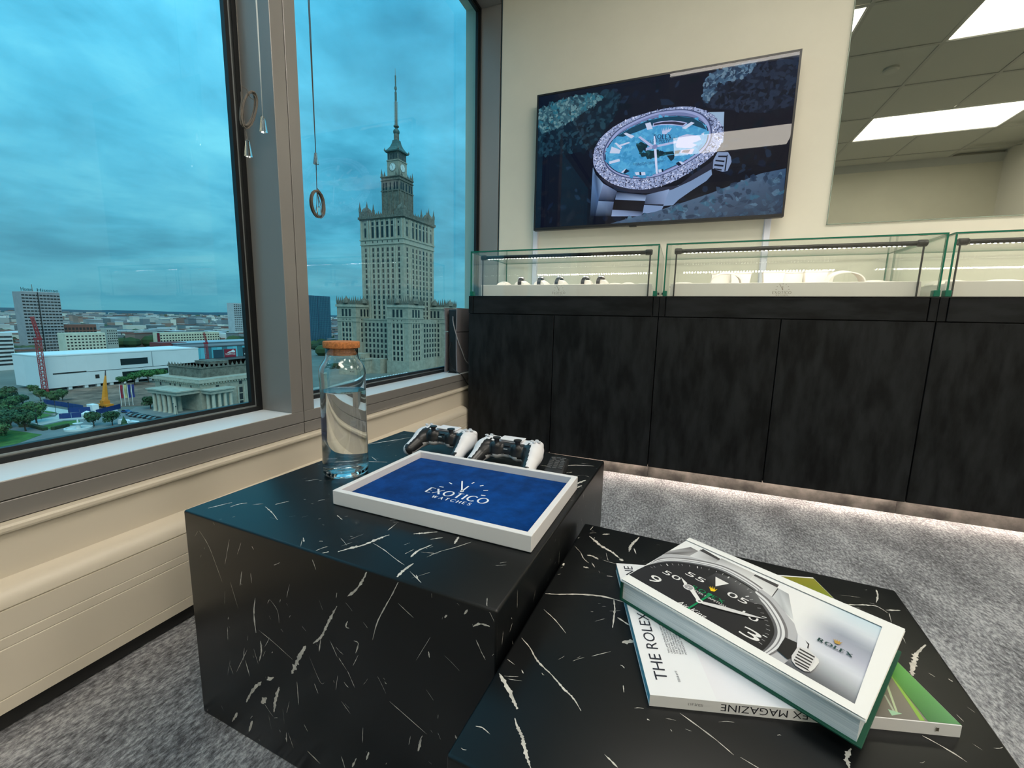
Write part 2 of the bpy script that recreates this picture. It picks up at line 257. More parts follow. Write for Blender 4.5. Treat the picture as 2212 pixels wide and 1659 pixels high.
COV={'photo':[-135.7,81.5,116.4,76.4,123.8,-81.5,-130,-76.8],'band1':[63.4,31.6,116,75,119.1,21.5,88.7,23.9],'band2':[74.3,-84.1,121.1,-27.2,122.3,-46.7,93.1,-83.8],'case':[-133.7,-10.5,-134.5,13,-127.6,24.4,-101.1,44.2,-72.6,51.7,-44.5,51.9,-22.7,47.6,-22.4,48.6,-5.3,42.5,11.7,34.4,32.2,15.1,47.9,0.4,56.8,-17.1,63,-39.3,64.9,-66.1,62.3,-83.4,46.4,-84.5,-43.5,-82.2,-130,-76.8],'outer':[-132.7,-33.2,-129.2,-3.1,-114.5,19.1,-92.4,37.6,-63.7,51.8,-34.9,51,-4.4,40.6,-10.1,32.7,10.8,21.1,28.9,2.8,41.6,-15.2,48.3,-31.4,51.1,-48,50.2,-65.1,46.4,-84.5],'dial':[-132.8,-35.6,-122.9,-9.7,-109.2,9.7,-87,27.1,-62.7,39.1,-38.7,38.3,-8.8,30.1,-8.1,16.7,8.1,6.8,24.6,-10.7,34.1,-24.9,39.7,-39,41.8,-54.9,42.1,-69.1,41.1,-84.6],'near':[-130,-76.8],'lug1':[-134.5,13,-135.2,29.5,-119.4,68.4,-105.7,66.6,-106.7,41.6,-127.6,24.4],'link2':[-105.7,66.6,-105.9,74.5,-73.4,68.4,-72.6,51.7,-106.2,40.6],'slot2':[-104.6,69.7,-104.3,78.9,-73.5,71.9,-73.2,65.7],'link3':[-72.6,51.7,-73.3,74.6,-24.5,72.6,-22.7,47.6],'link4':[-22.4,48.6,-23.7,67.7,7.5,67.6,11.7,34.4],'slot4':[-24,66.1,-23.8,71.5,7.2,70.9,8.1,62.3],'lug2':[11.7,34.4,9.5,61.7,22.9,59.1,45.3,6.4,32.2,15.1],'seam':[11.1,33.6,11.8,35.7,10.3,60.4,8.8,60.8],'sheen':[-63.6,0.7,-60,29,-38,36.6,-8.2,28.6,12.4,6.4,-18.8,-7.9],'guardblack':[51.5,-65,49.9,-36.2,61.5,-34.6,64,-42.7,65.4,-65.6,63.8,-70.5],'guard':[56.8,-17.1,66,-23.1,70.8,-26,72.5,-36.6,65.7,-39.7,64.1,-44.1],'guardedge':[66,-23.1,70.9,-25.9,72.7,-35.5,71.3,-35,70.2,-28.4],'crown':[64.6,-62.1,64.3,-45.6,65.7,-39.7,72.5,-36.6,80.8,-41.4,84.6,-44,86.3,-49.1,86,-62.3,84.8,-70.7,80.6,-74.7,72.4,-74,67.2,-69.2],'ridges':[[66.4,-42,80.9,-42.8,81.2,-45.4,66.8,-44.7],[66.8,-47.8,81.1,-48.4,81.4,-51,67.1,-50.5],[67.2,-53.4,81.4,-53.9,81.7,-56.4,67.5,-56],[67.6,-58.9,81.7,-59.3,82,-61.8,68,-61.5],[68,-64.4,82,-64.6,82.3,-67,68.4,-66.9],[70.4,-68.6,84.2,-68.7,84.5,-71.1,70.8,-71.1]],'capend':[81.3,-43,84.6,-44,86.3,-49.1,86,-62.3,84.6,-70.2,82.2,-69.9,83.4,-61.4,83.1,-51.8],'tri':[-55.9,18.4,-36.6,16.9,-45.3,-4.1],'hourtip':[-85.3,-22.4,-72.5,-28.5,-72.5,-35.8],'hourarm':[-61.4,-33.3,-43.4,-48.6,-44.7,-54.6,-61.9,-41.1],'minute':[-41.5,-50.5,-21.9,-39,5.8,-27.6,23.8,-20.5,7.7,-32.4,-20,-46.8,-38.4,-54.9],'second':[-46.3,-81.8,-44.3,-57.3,-42.5,-28.6,-39.5,-30.3,-41.9,-58.4,-43.8,-81.6],'dots':[-66.8,-35.6,-43.1,-52.6,-41.1,-27.9],'crownY':[-50.9,-11.4,-46.8,-14.4,-50,-9.5,-45,-13.3,-48,-6.9,-43.5,-13,-45,-6.1,-42.2,-12.8,-40.6,-8.2,-40.7,-16.6,-44.3,-19.4],'crownG':[85.4,5.9,88.3,3,87,7.1,89.6,3.8,88.6,8.4,90.5,4.2,91,8.9,91.8,4.2,93.8,7.6,92.4,0.1,88.7,-1.4],'t':{'9':[-111.6,-65.5,-97.9,-49],'50':[-107.9,-28.1,-83.9,-25.8],'55':[-86.1,-3.6,-60.1,-2.4],'05':[-28.2,-4.2,-3.7,-4.9],'10':[0.8,-29,17.8,-26.7],'3':[12.6,-63,32.6,-59.8],'20':[-0.1,-84.6,21.3,-85.6],'40':[-105.8,-83.8,-82.8,-81.8],'rolex':[-64.4,-26.5,-23,-25.4],'oyster':[-66.8,-32,-16,-33.4],'air':[-60.9,-77.7,-24.1,-79.8],'logo':[74.9,-8.3,106.3,-7.9]},'ticks':None}
MAGD={'pic':[88.4,118.5,147.6,120.2,149.9,-122.2,71.7,-122.5,-91.6,-117.9,-84.9,-45.4],'title':[-125.5,-102.9,-138.6,-107.5,-127.8,116.1],'issue':[-115.4,-102.9,-114.8,-89.5],'para':[-116.2,-62.7,-93.4,-62.8,-112.1,-9.1],'streaks':[[141.2,-48.1,145.8,-46.6,149.9,-122.2,146.7,-121.6],[135.3,-54.3,138.7,-52.5,140.6,-121.9,136,-121.9],[126,-64.4,128.2,-63.3,117.5,-121.6,112.5,-121.9],[111.6,-78.2,115,-76.1,97.1,-115.5,94.5,-116.6],[98.8,-94.3,100.8,-93.3,95,-115.1,92.5,-116.1],[89.9,-112,100.5,-115.9,88.3,-119.4]]}
LOGO={'base':[-58.7,-37.2,66.6,-30.9],'E':[-58.7,-37.2,-58.5,-16.8],'w':[-32.8,-54.1,44.8,-53.6],'hub':[2.6,-6.1],'h12':[-22.4,38.7],'h2':[2,21.3],'ticks':[[-47.6,-5.3,-38.5,-4.9],[-41.3,20.4,-32.6,16],[1.6,35.1,2.4,43.8],[21.5,31.5,26.3,37.5],[37.2,15.3,45,19.7],[43.4,-6.2,51.9,-5.2]]}
TVD={'rockL':[-822.5,1874.5,-724.6,1903.2,-616.5,1916.1,-504.6,1915.9,-415.9,1905.8,-381.4,1883.1,-382.9,1852.3,-402.4,1786.2,-440.4,1740.5,-465.9,1705.3,-491.8,1669.6,-553.3,1630.9,-676.9,1631.3,-813,1632.6],'ridgeL':[-822.4,1871.2,-724.5,1899.9,-616.3,1912.8,-504.3,1911.5,-475.5,1885,-556,1833.2,-682.6,1772.2,-801.5,1747.3,-822,1790.5],'rockR':[9.9,1799.5,35.4,1911.2,113.2,1926.2,237.5,1934.9,402.2,1937.3,399.9,1719.1,264.9,1705,36.4,1760.5],'ridgeR':[10.5,1863.4,35.4,1911.2,113.2,1926.2,189.2,1935.2,237.5,1934.9,213.8,1903.2,189.4,1874,140.8,1865.2,73.5,1864.8,54.9,1816,34.5,1784.2,9.9,1799.5],'rockB':[-399.2,1246.8,-304.4,1271.4,-173.5,1295.9,-25.1,1336.6,81.1,1365.7,182.7,1399.7,290.7,1437.3,393.9,1450.4,399.7,1237.4],'lugL':[-507.4,1544.2,-508.4,1487.9,-510.1,1294.8,-479.6,1292.9,-468.6,1371.1,-447.2,1457.8,-490.6,1507.4],'lugR':[-113.8,1401.8,-11.7,1435.9,76.3,1479.4,81.6,1453.2,58.9,1426.3,-1.6,1389.1,-63.4,1347.6,-88,1322.6,-134.9,1322.5],'lugT':[42.1,1740.3,111.1,1732.1,112.5,1698.1,119.1,1588.7,88.7,1623.6,71.4,1719.2],'side':[-68.5,1414.6,-7.4,1461.6,73.6,1511.6,109.5,1558.4,118,1601.3,123.2,1575.7,79.4,1479.1,-11.5,1432.6,-100.2,1397.3,-200.8,1388.7,-306.3,1400.6,-417,1444.6,-474.9,1491.9,-271.7,1411.6],'bez':[-507.2,1575.6,-497.8,1647.5,-449.6,1706.8,-356.1,1755.1,-260.7,1774.9,-161.3,1785,-64.2,1780.5,16.2,1754.9,75,1712.5,109.2,1667.7,117.3,1626.3,107.3,1583.8,65.7,1531.6,-8.9,1481.3,-102.9,1434.2,-202.4,1412.6,-271.8,1413.3,-362.1,1436.4,-437.2,1477.9,-488,1528.2],'ring':[-456.3,1594.5,-446.5,1648.4,-395.9,1710.2,-310.4,1749,-210.2,1774.3,-128,1775.5,-56.8,1766.9,8.1,1740.4,48.5,1700.6,64.3,1657.9,65,1613.9,40.8,1569.3,-12.8,1530.3,-90.7,1492.6,-172.2,1467.2,-254.1,1463,-328.6,1474.9,-383.6,1497.3,-433.1,1536.7],'dial':[-441.2,1586,-431.3,1636.4,-387.3,1685.5,-318.8,1717,-241.5,1739.7,-158.5,1746.2,-93.1,1740.3,-28.1,1723.5,18,1695.3,42.5,1660.7,43.6,1610.2,15.5,1572.2,-38.9,1536.3,-108.3,1507.5,-190.1,1482.3,-248,1476,-311.6,1487.1,-373.6,1510.1,-419,1545.7],'shade':[-387.3,1685.5,-318.8,1717,-241.5,1739.7,-158.5,1746.2,-93.1,1740.3,-28.1,1723.5,18,1695.3,41,1660.9,-25.6,1691.6,-91,1713,-157.3,1728.3,-222.7,1711,-289.7,1693.3,-358.5,1678.6],'patch':[-289.1,1630.1,-265.8,1644,-230.3,1623.2,-239,1601,-204.6,1593.8,-181.3,1597.7,-146.7,1580.7,-71.4,1582,-80,1566.7,-145.7,1567.4,-178.7,1561.1,-229.2,1556.5,-237,1570.7,-257.6,1569.6,-269.3,1591],'patch2':[-135.5,1563,-96.2,1565.3,-101,1542.9,-113.6,1534.4],'day':[-213.9,1706.6,-211.8,1724.3,-173.8,1728.9,-124.3,1725.5,-81.6,1716.5,-48.7,1704.2,-66.7,1689.1,-89.7,1696.2,-139.3,1707.2,-189.1,1710.9],'day2':[-208.7,1713.1,-207.6,1722.1,-156.9,1723.8,-107.6,1718.4,-58.3,1703.9,-70.4,1695.6,-123.1,1709,-172.8,1714.9],'light':[[-250.8,1727.8,-225.7,1731,-211.7,1698.2,-238.6,1696.7],[-355.9,1693.4,-343.8,1696.9,-298.8,1674.6,-315.6,1665],[-413.3,1637.7,-365.4,1615.3,-371.6,1599,-422.4,1606.3],[-399.8,1653.2,-389,1653.6,-359.1,1628.1,-365.6,1618.7],[-325.2,1651.1,-321.3,1643.9,-380.6,1630.6,-384.7,1639.5],[-423.7,1565.2,-370.1,1573.2,-365.8,1560.8,-419.4,1552.6],[-287.7,1498.4,-266.8,1498.8,-262.4,1484.1,-279.8,1484.1],[-256.3,1497.1,-235.4,1495.1,-232.7,1480.3,-251.8,1480.7],[-171.1,1500.5,-157.7,1500.9,-153.4,1487.1,-168.4,1485.3],[-77.1,1529,-67.4,1529.6,-48.7,1517.8,-59.6,1512.4],[-74.3,1683.7,-33.1,1706.8,-16.8,1699.9,-56.1,1676.5],[15.8,1645.2,30.9,1651.2,29,1637.2],[-358.9,1505.3,-335,1521.8,-327.5,1515.9,-347.9,1500.8]],'dark':[[-333.1,1519.9,-312.9,1507.7,-337,1496.3,-346.1,1500.6],[-89.7,1522.1,-77.1,1529,-61.3,1512.6,-75.5,1507.5],[-263.3,1497.8,-256.3,1497.1,-253.6,1481.6,-262.3,1483.1],[-156,1500.7,-147.7,1501.6,-146.1,1488.1,-151.7,1487]],'cyc':[-97.6,1606.1,-85.9,1645.1,-48,1653.2,10.3,1636.4,19.5,1619.4,-19,1608.1,2.4,1597.6,-23.5,1584.6,-91.9,1595.7],'date':[-68.1,1581.6,-7.4,1581.8,-18.2,1558.3,-73.6,1567.6],'date2':[-59.9,1579.1,-26.2,1578.5,-34.7,1565.6,-67.3,1570.2],'hour':[-281.8,1667.5,-271,1671.1,-201,1616.5,-210.5,1607],'min':[-189.4,1617.8,-94.4,1628.3,-91.9,1617.7,-182,1608.3],'sec':[-204.9,1663,-198.5,1662.2,-188.9,1611.8,-172.1,1480.6,-181.6,1481.5,-201.5,1613.2],'cw':[-239.6,1610.3,-209.5,1617.5,-206.9,1603.3,-238.8,1597.6],'hub':[-195.7,1611.9],'logo':[-169.5,1698,-161.9,1678.6,-159.6,1695.8,-153,1679.3,-147.2,1697.7,-144,1678.1,-134.8,1697.9,-137.6,1675.6,-124.1,1696.5,-132.1,1672.2,-119.3,1689.8,-145.7,1664.3,-164.8,1668.5],'wcrown':[97.7,1553.4,143.8,1548.3,157.9,1524.8,162.9,1502.3,148.3,1462.8,127.1,1461.6,82.5,1478.8,82.1,1520.3],'wstripe':[[102.2,1537.1,137.5,1533.3,139.8,1525.2,101.2,1530.9],[91.4,1519.3,131.8,1511.9,131,1504,90.4,1513],[88.4,1500.5,129,1491.6,128.2,1483.8,87.5,1492.6],[86.9,1481.5,123,1473.2,122,1466.9,85.8,1476.8],[138.8,1536.3,143.2,1537.4,140.6,1463.5,134.5,1464.1]],'brL1':[-447.2,1457.8,-373.3,1413,-386.9,1365,-468.8,1374.6],'brL2':[-468.6,1371.1,-386.7,1361.5,-393.6,1287.5,-481.5,1293],'brC1':[-375,1409.7,-221,1381.8,-222.6,1352.8,-380,1371.5],'brC2':[-380,1371.5,-222.6,1352.8,-233.3,1305.3,-391.9,1323],'brC3':[-391.8,1321.2,-233.1,1301.8,-238.5,1277.9,-395.4,1287.7],'brR1':[-221.1,1383.5,-110.5,1401.5,-132,1329.1,-228.5,1337.7],'brR2':[-230,1333.4,-133.2,1322.4,-143.4,1299.3,-235.7,1288.1],'tx':{'ROLEX':[-203.6,1653.6,-119.9,1643.4],'OYSTER PERPETUAL':[-247.2,1647.7,-92.9,1630.4],'DAY-DATE':[-228.4,1635.5,-126.8,1624.8],'SUPERLATIVE CHRONOMETER':[-299.6,1547.8,-149.6,1528.9],'OFFICIALLY CERTIFIED':[-284.9,1537.1,-176.3,1526.7]}}
# ------------------------------------------------------------------ the room
YB = 2.495          # face of the wall that carries the screen
XR, YF, ZC = 3.24, -1.85, 2.70
XW = -1.09          # face of the window frames
M_wall = mat('wall_paint_cream', srgb(216, 212, 196), 0.75, var=(3.0, 0.97, 1.02), bump=(450, 0.12, 0.0006))
M_cream = mat('cream_metal_panel', srgb(214, 204, 186), 0.42, bump=(900, 0.06, 0.0004))
M_frame = mat('window_frame_grey', srgb(140, 137, 134), 0.32, metal=0.25, bump=(1500, 0.03, 0.0002))
M_sill_lit = mat('sill_skylit_white', srgb(228, 232, 234), .25)  # frame paint made near white, putting the skylight on the sill into colour
M_gask = mat('black_rubber', (0.006, 0.007, 0.008), 0.4)
M_spacer = mat('spacer_aluminium', (0.55, 0.6, 0.6), 0.35, metal=0.8)
M_glass = pane_mat('window_glass', (0.72, 0.93, 0.97), 0.95)
M_tile = mat('ceiling_tile', srgb(205, 205, 196), 0.85, bump=(700, 0.25, 0.001))
M_tbar = mat('ceiling_grid_metal', srgb(190, 190, 184), 0.5)

def carpet_material():
    m = bpy.data.materials.new('grey_carpet'); m.use_nodes = True; t = m.node_tree; b = t.nodes['Principled BSDF']
    tc = N(t, 'ShaderNodeTexCoord')
    mp = N(t, 'ShaderNodeMapping', inp={'Scale': (1.0, 0.45, 1.0), 'Rotation': (0, 0, 0.25)}); L(t, tc.outputs['Object'], mp.inputs[0])
    a = N(t, 'ShaderNodeTexNoise', inp={'Scale': 150.0, 'Detail': 4.0, 'Roughness': 0.7}); L(t, mp.outputs[0], a.inputs['Vector'])
    c = N(t, 'ShaderNodeTexNoise', inp={'Scale': 7.0, 'Detail': 6.0, 'Roughness': 0.62}); L(t, mp.outputs[0], c.inputs['Vector'])
    mx = N(t, 'ShaderNodeMix', data_type='FLOAT', inp={0: 0.36}); L(t, a.outputs[0], mx.inputs[2]); L(t, c.outputs[0], mx.inputs[3])
    rp = ramp(t, [(0.40, srgb(70, 70, 74)), (0.50, srgb(128, 129, 133)), (0.60, srgb(186, 187, 190))]); L(t, mx.outputs[0], rp.inputs[0]); L(t, rp.outputs[0], b.inputs['Base Color'])
    bm_ = N(t, 'ShaderNodeTexNoise', inp={'Scale': 260.0, 'Detail': 3.0}); L(t, tc.outputs['Object'], bm_.inputs['Vector'])
    bp = N(t, 'ShaderNodeBump', inp={'Strength': 0.9, 'Distance': 0.004}); L(t, bm_.outputs[0], bp.inputs['Height']); L(t, bp.outputs[0], b.inputs['Normal'])
    b.inputs['Roughness'].default_value = 0.95; b.inputs['Sheen Weight'].default_value = 0.15
    return m
struct('floor', MB().box(-1.35, XR + .1, YF - .1, YB + .1, -.12, 0), carpet_material())
m = MB().box(-1.079, XR + .1, YB, YB + .12, 0, ZC + .1).box(-1.35, -1.079, YB + .07, YB + .12, 0, ZC + .1).box(-1.35, -1.079, YB, YB + .12, 0, .353).box(-1.35, -1.079, YB, YB + .12, 2.56, ZC + .1); struct('wall_back', m, M_wall)
m = MB().box(XR, XR + .12, YF, YB, 0, ZC + .1); struct('wall_right', m, mat('wall_paint_white', srgb(226, 222, 212), .7, bump=(450, .1, .0006)))
m = MB().box(-1.35, XR + .12, YF - .12, YF, 0, ZC + .1); struct('wall_front', m, M_wall)
m = MB(); m.box(-1.35, -1.08, YF, YB, 0, .353); m.box(-1.35, XW, YF, YB, 2.56, ZC + .1); m.box(-1.35, XW, YF, -1.36, .353, 2.56)
struct('wall_left', m, M_cream)
m = MB().prism([(-1.082, .345), (-1.071, .345), (-1.0695, .349), (-1.0695, .355), (-1.072, .359), (-1.09, .3595), (-1.09, .353), (-1.082, .353)], YF, YB, 'y'); struct('trim_1', m, M_cream)
m = MB().prism([(YF, 2.62), (YF + .05, 2.70), (YF, 2.70)], -1.3, XR, 'x'); struct('trim_2', m, M_tbar)

# ceiling: tiles lie in a grid, with three luminous panels
ceil = struct('ceiling', MB().box(-1.35, XR + .1, YF - .1, YB + .1, ZC + .03, ZC + .12), M_tile)
gx = [-1.46 + .6 * i for i in range(8)]; gy = [-1.58 + .6 * i - .6 for i in range(9)]
panels = {(-.26, .82): 1, (1.54, .82): 1, (1.54, -.98): 1, (-.26, -.98): 1}
m = MB()
for x in gx:
    for y in gy[:-1]:
        if not any(px + .1 < x < px + 1.1 and py - .01 < y + .3 < py + .6 for px, py in panels): m.box(x - .012, x + .012, max(y + .012, YF), min(y + .588, YB), ZC - .004, ZC)
for y in gy: m.box(-1.3, XR, y - .012, y + .012, ZC - .0045, ZC - .0005)
m.build('grid_bars', M_tbar, ceil)
tm = MB().box(-.292, .292, -.292, .292, 0, .015).mesh('ceiling_tile', M_tile, bevel=.004, seg=1)
def covered(cx, cy): return any(px < cx < px + 1.2 and py < cy < py + .6 for px, py in panels)
for x in gx[:-1]:
    for y in gy[:-1]:
        cx, cy = x + .3, y + .3
        if cx - .3 < -1.1 or cy - .3 < YF or cx + .3 > XR or cy + .3 > YB + .03: 
            x0, x1, y0, y1 = max(cx - .292, -1.09), min(cx + .292, XR), max(cy - .292, YF), min(cy + .292, YB)
            if x1 - x0 > .03 and y1 - y0 > .03 and not covered(cx, cy): MB().box(x0, x1, y0, y1, ZC + .001, ZC + .016).build('ceiling_tile', M_tile, ceil)
        elif not covered(cx, cy):
            o = link(bpy.data.objects.new('ceiling_tile', tm), ceil); o.location = (cx, cy, ZC + .001)
M_lum = emis('luminous_panel', (1.0, 0.93, 0.82), PANEL_STRENGTH)
pl = {(-.26, .82): 'luminous ceiling panel nearest the window, showing at the left edge of the mirror', (1.54, .82): 'luminous ceiling panel seen at the top right corner of the mirror',
      (1.54, -.98): 'long luminous ceiling panel reflected lowest in the mirror', (-.26, -.98): 'luminous ceiling panel behind the viewer on the window side'}
for (px, py), _ in panels.items():
    e = empty('ceiling_panel_light', (px + .6, py + .3, ZC), 0, pl[(px, py)], 'ceiling light', 'luminous ceiling panels')
    m = MB(); 
    for a in ((px + .008, px + .02, py + .008, py + .592), (px + 1.18, px + 1.192, py + .008, py + .592), (px + .02, px + 1.18, py + .008, py + .02), (px + .02, px + 1.18, py + .58, py + .592)): m.box(*a, ZC - .001, ZC + .012)
    m.build('frame', M_tbar, e)
    MB().box(px + .02, px + 1.18, py + .02, py + .58, ZC + .004, ZC + .008).build('diffuser', M_lum, e)
m = MB().lathe([(.11, 0), (.105, -.006), (.09, -.008), (.085, -.004), (.02, -.003)], 32, (2.62, .10, ZC)); solo('ceiling_speaker', m, mat('speaker_grille', srgb(150, 150, 145), .6), (2.62, .10, ZC), 'round grey speaker grille set in the ceiling, seen in the mirror', 'speaker', smooth=True)
m = MB().lathe([(.05, 0), (.05, -.012), (.042, -.022), (.02, -.026)], 28, (1.35, .55, ZC)); solo('smoke_detector', m, M_tile, (1.35, .55, ZC), 'round white smoke detector on the ceiling, seen in the mirror', 'smoke detector', smooth=True)
m = MB().box(1.26, 1.33, -.42, -.36, ZC - .012, ZC).box(1.275, 1.29, -.40, -.385, ZC - .02, ZC - .012); solo('ceiling_sensor', m, M_tile, (1.295, -.39, ZC), 'small square white sensor on the ceiling beside the panels', 'sensor')

# windows
def window(name, y0, y1, left, right):
    """y0..y1 clear opening; left/right widths of the upright frame members"""
    w = empty(name, (XW, (y0 + y1) / 2, .359), kind='structure')
    z0, z1 = .432, 2.50; xb = -1.225
    MB().box(xb, XW, y0 - left, y1 + right, .3975, z0).build('bottom_rail', M_frame, w, bevel=.0012, seg=1)
    MB().box(-1.213, XW - .001, y0 + .0005, y1 - .0005, z0, z0 + .0012).build('sill_lit_sheet', M_sill_lit, w)  # added thin sheet that carries the painted skylight on the rail top
    MB().box(xb, XW - .0005, y0 - left, y1 + right, .3598, .3955).build('lower_rail', M_frame, w, bevel=.0012, seg=1)
    MB().box(xb, XW - .006, y0 - left, y1 + right, .3955, .3975).build('joint', M_gask, w)
    MB().box(xb, XW, y0 - left, y1 + right, z1, 2.56).build('head_rail', M_frame, w)
    MB().box(xb, XW, y0 - left, y0, z0, z1).build('jamb', M_frame, w, bevel=.0012, seg=1)
    MB().box(xb, XW, y1, y1 + right, z0, z1).build('jamb', M_frame, w, bevel=.0012, seg=1)
    for nm, mt, a, b, xa, xc in (('gasket', M_gask, 0, .013, -1.232, -1.214), ('spacer', M_spacer, .013, .019, -1.232, -1.2245), ('gasket', M_gask, .019, .030, -1.236, -1.2215)):
        m = MB()
        m.box(xa, xc, y0 + a, y0 + b, z0 + a, z1 - a); m.box(xa, xc, y1 - b, y1 - a, z0 + a, z1 - a)
        m.box(xa, xc, y0 + b, y1 - b, z0 + a, z0 + b); m.box(xa, xc, y0 + b, y1 - b, z1 - b, z1 - a)
        m.build(nm, mt, w)
    m = MB(); m.add([(-1.2365, y0 - .005, z0 - .005), (-1.2365, y1 + .005, z0 - .005), (-1.2365, y1 + .005, z1 + .005), (-1.2365, y0 - .005, z1 + .005)], [(0, 1, 2, 3)])
    m.build('pane', M_glass, w, fixn=False)
    return w
window('window_1', -1.30, .947, .06, .0435)
window('window_2', 1.033, 2.497, .0405, .06)
m = MB().box(-1.22, XW - .004, .9905, .9925, .362, 2.5); struct('trim_3', m, M_gask)
m = MB().box(-1.084, -1.079, YB - .001, YB + .02, .36, 2.56); struct('trim_4', m, mat('sealant', (.03, .06, .07), .6, bump=(60, .8, .004)))

# heating convector running below the windows
m = MB().prism([(-1.08, .04), (-1.040, .040), (-1.040, .0635), (-1.042, .065), (-1.040, .0665), (-1.040, .153), (-1.0415, .1545), (-1.040, .156), (-1.040, .173), (-1.0415, .1745), (-1.040, .176), (-1.040, .2215), (-1.0425, .2225), (-1.0425, .2245), (-1.0395, .2255), (-1.0405, .235), (-1.0445, .245), (-1.052, .2525), (-1.062, .2575), (-1.0795, .263)], -1.6, 2.025, 'y')
e = empty('convector', (-1.06, .3, 0), 0, 'long cream metal convector with rounded top along the foot of the window wall', 'radiator')
m.build('cover', M_cream, e, smooth=40); MB().box(-1.079, -1.055, -1.6, 2.02, .004, .041).build('gap_shade_strip', mat('gap_shade_black', (.02, .02, .02), .7), e)  # dark strip below the casing colours in the shadow of the gap there

# mirror
e = empty('wall_mirror', (1.5, YB, 1.205), 0, 'large frameless mirror on the wall to the right of the screen', 'mirror')
MB().box(.598, 2.6, YB - .0085, YB - .002, 1.205, 2.56).build('mirror_glass', [mat('mirror_silver', (.46, .48, .43), .015, metal=1.0)], e)
m = MB(); m.box(.596, .598, YB - .009, YB - .001, 1.203, 2.56); m.box(.596, 2.6, YB - .009, YB - .001, 1.203, 1.205); m.build('edge', mat('mirror_edge', srgb(150, 165, 150), .3), e)
# ------------------------------------------------------------------ furniture and things in the room
M_black = mat('black_stone_laminate', (0.0085, 0.0092, 0.010), 0.5, spec=0.2, var=(9.0, 0.5, 1.9, 10.0), stretch=(2.6, 2.6, 0.7), bump=(60, 0.12, 0.001))
M_blackh = mat('black_stone_laminate_across', (0.0085, 0.0092, 0.010), 0.5, spec=0.2, var=(9.0, 0.5, 1.9, 10.0), stretch=(0.7, 2.6, 2.6), bump=(60, 0.12, 0.001))
M_dark = mat('carcass_black', (0.004, 0.004, 0.005), 0.6)
M_plinth = mat('plinth_laminate', (0.05, 0.047, 0.043), 0.55, var=(14.0, 0.5, 1.8, 8.0))
M_clear = pane_mat('case_glass', (0.982, 0.994, 0.988), 0.9)
M_gedge = mat('glass_edge_green', (0.0, 0.13, 0.075), 0.25, spec=0.6)
M_bplast = mat('black_plastic', (0.012, 0.012, 0.013), 0.38)
M_white = mat('white_leatherette', srgb(232, 226, 216), 0.6, bump=(800, 0.1, 0.0005))
M_led = emis('led_white', (1.0, 0.93, 0.85), 150.0)
M_ledw = emis('led_warm_strip', (1.0, 0.82, 0.68), 70.0)
def clockmark(f, s=1.0):
    """the dial-hands mark over a word: returns quads through f(x, y)"""
    out = []
    def bar(a, b, w):
        d = Vector((b[0] - a[0], b[1] - a[1])); n = Vector((-d.y, d.x)).normalized() * w / 2
        out.append([f(a[0] + n.x, a[1] + n.y), f(b[0] + n.x, b[1] + n.y), f(b[0] - n.x, b[1] - n.y), f(a[0] - n.x, a[1] - n.y)])
    P = pairs(LOGO['hub'])[0]
    bar(P, pairs(LOGO['h12'])[0], .0030 * s); bar(P, pairs(LOGO['h2'])[0], .0032 * s)
    for t_ in LOGO['ticks']: a, b = pairs(t_); bar(a, b, .0026 * s)
    q = [(P[0] + .004 * math.cos(k * .785), P[1] + .004 * math.sin(k * .785)) for k in range(8)]; out.append([f(*p) for p in q])
    return out
GLYPH = {  # strokes: (points, heavy?) in a unit-high box; heavy strokes are thick, light ones hairlines
 'E': (.52, [([(0, 0), (0, 1)], 1), ([(0, 1), (.5, 1)], 0), ([(0, .5), (.38, .5)], 0), ([(0, 0), (.5, 0)], 0)]),
 'X': (.80, [([(0, 1), (.74, 0)], 1), ([(0, 0), (.74, 1)], 0)]),
 'O': (1.0, [([(.5 + .46 * math.cos(a * math.pi / 12), .5 + .5 * math.sin(a * math.pi / 12)) for a in range(25)], 2)]),
 'T': (.72, [([(0, 1), (.68, 1)], 0), ([(.34, 0), (.34, 1)], 1)]),
 'I': (.16, [([(.06, 0), (.06, 1)], 1)]),
 'C': (.86, [([(.5 + .46 * math.cos(a * math.pi / 12), .5 + .5 * math.sin(a * math.pi / 12)) for a in range(3, 22)], 2)]),
 'W': (1.0, [([(0, 1), (.25, 0)], 1), ([(.25, 0), (.5, 1)], 0), ([(.5, 1), (.72, 0)], 1), ([(.72, 0), (.95, 1)], 0)]),
 'A': (.80, [([(0, 0), (.38, 1)], 0), ([(.38, 1), (.76, 0)], 1), ([(.2, .36), (.56, .36)], 0)]),
 'H': (.72, [([(0, 0), (0, 1)], 1), ([(.66, 0), (.66, 1)], 1), ([(0, .5), (.66, .5)], 0)]),
 'S': (.60, [([(.52, .86), (.4, .98), (.22, 1), (.06, .88), (.06, .68), (.3, .52), (.5, .38), (.54, .18), (.42, .03), (.2, 0), (.03, .12)], 2)]),
 'R': (.72, [([(.06, 0), (.06, 1)], 1), ([(.06, .98), (.4, .98), (.56, .86), (.56, .66), (.4, .52), (.06, .52)], 2), ([(.3, .52), (.66, 0)], 1)]),
 'L': (.58, [([(.08, 0), (.08, 1)], 1), ([(.08, .03), (.54, .03)], 0), ([(.54, .0), (.54, .22)], 0)]),
}
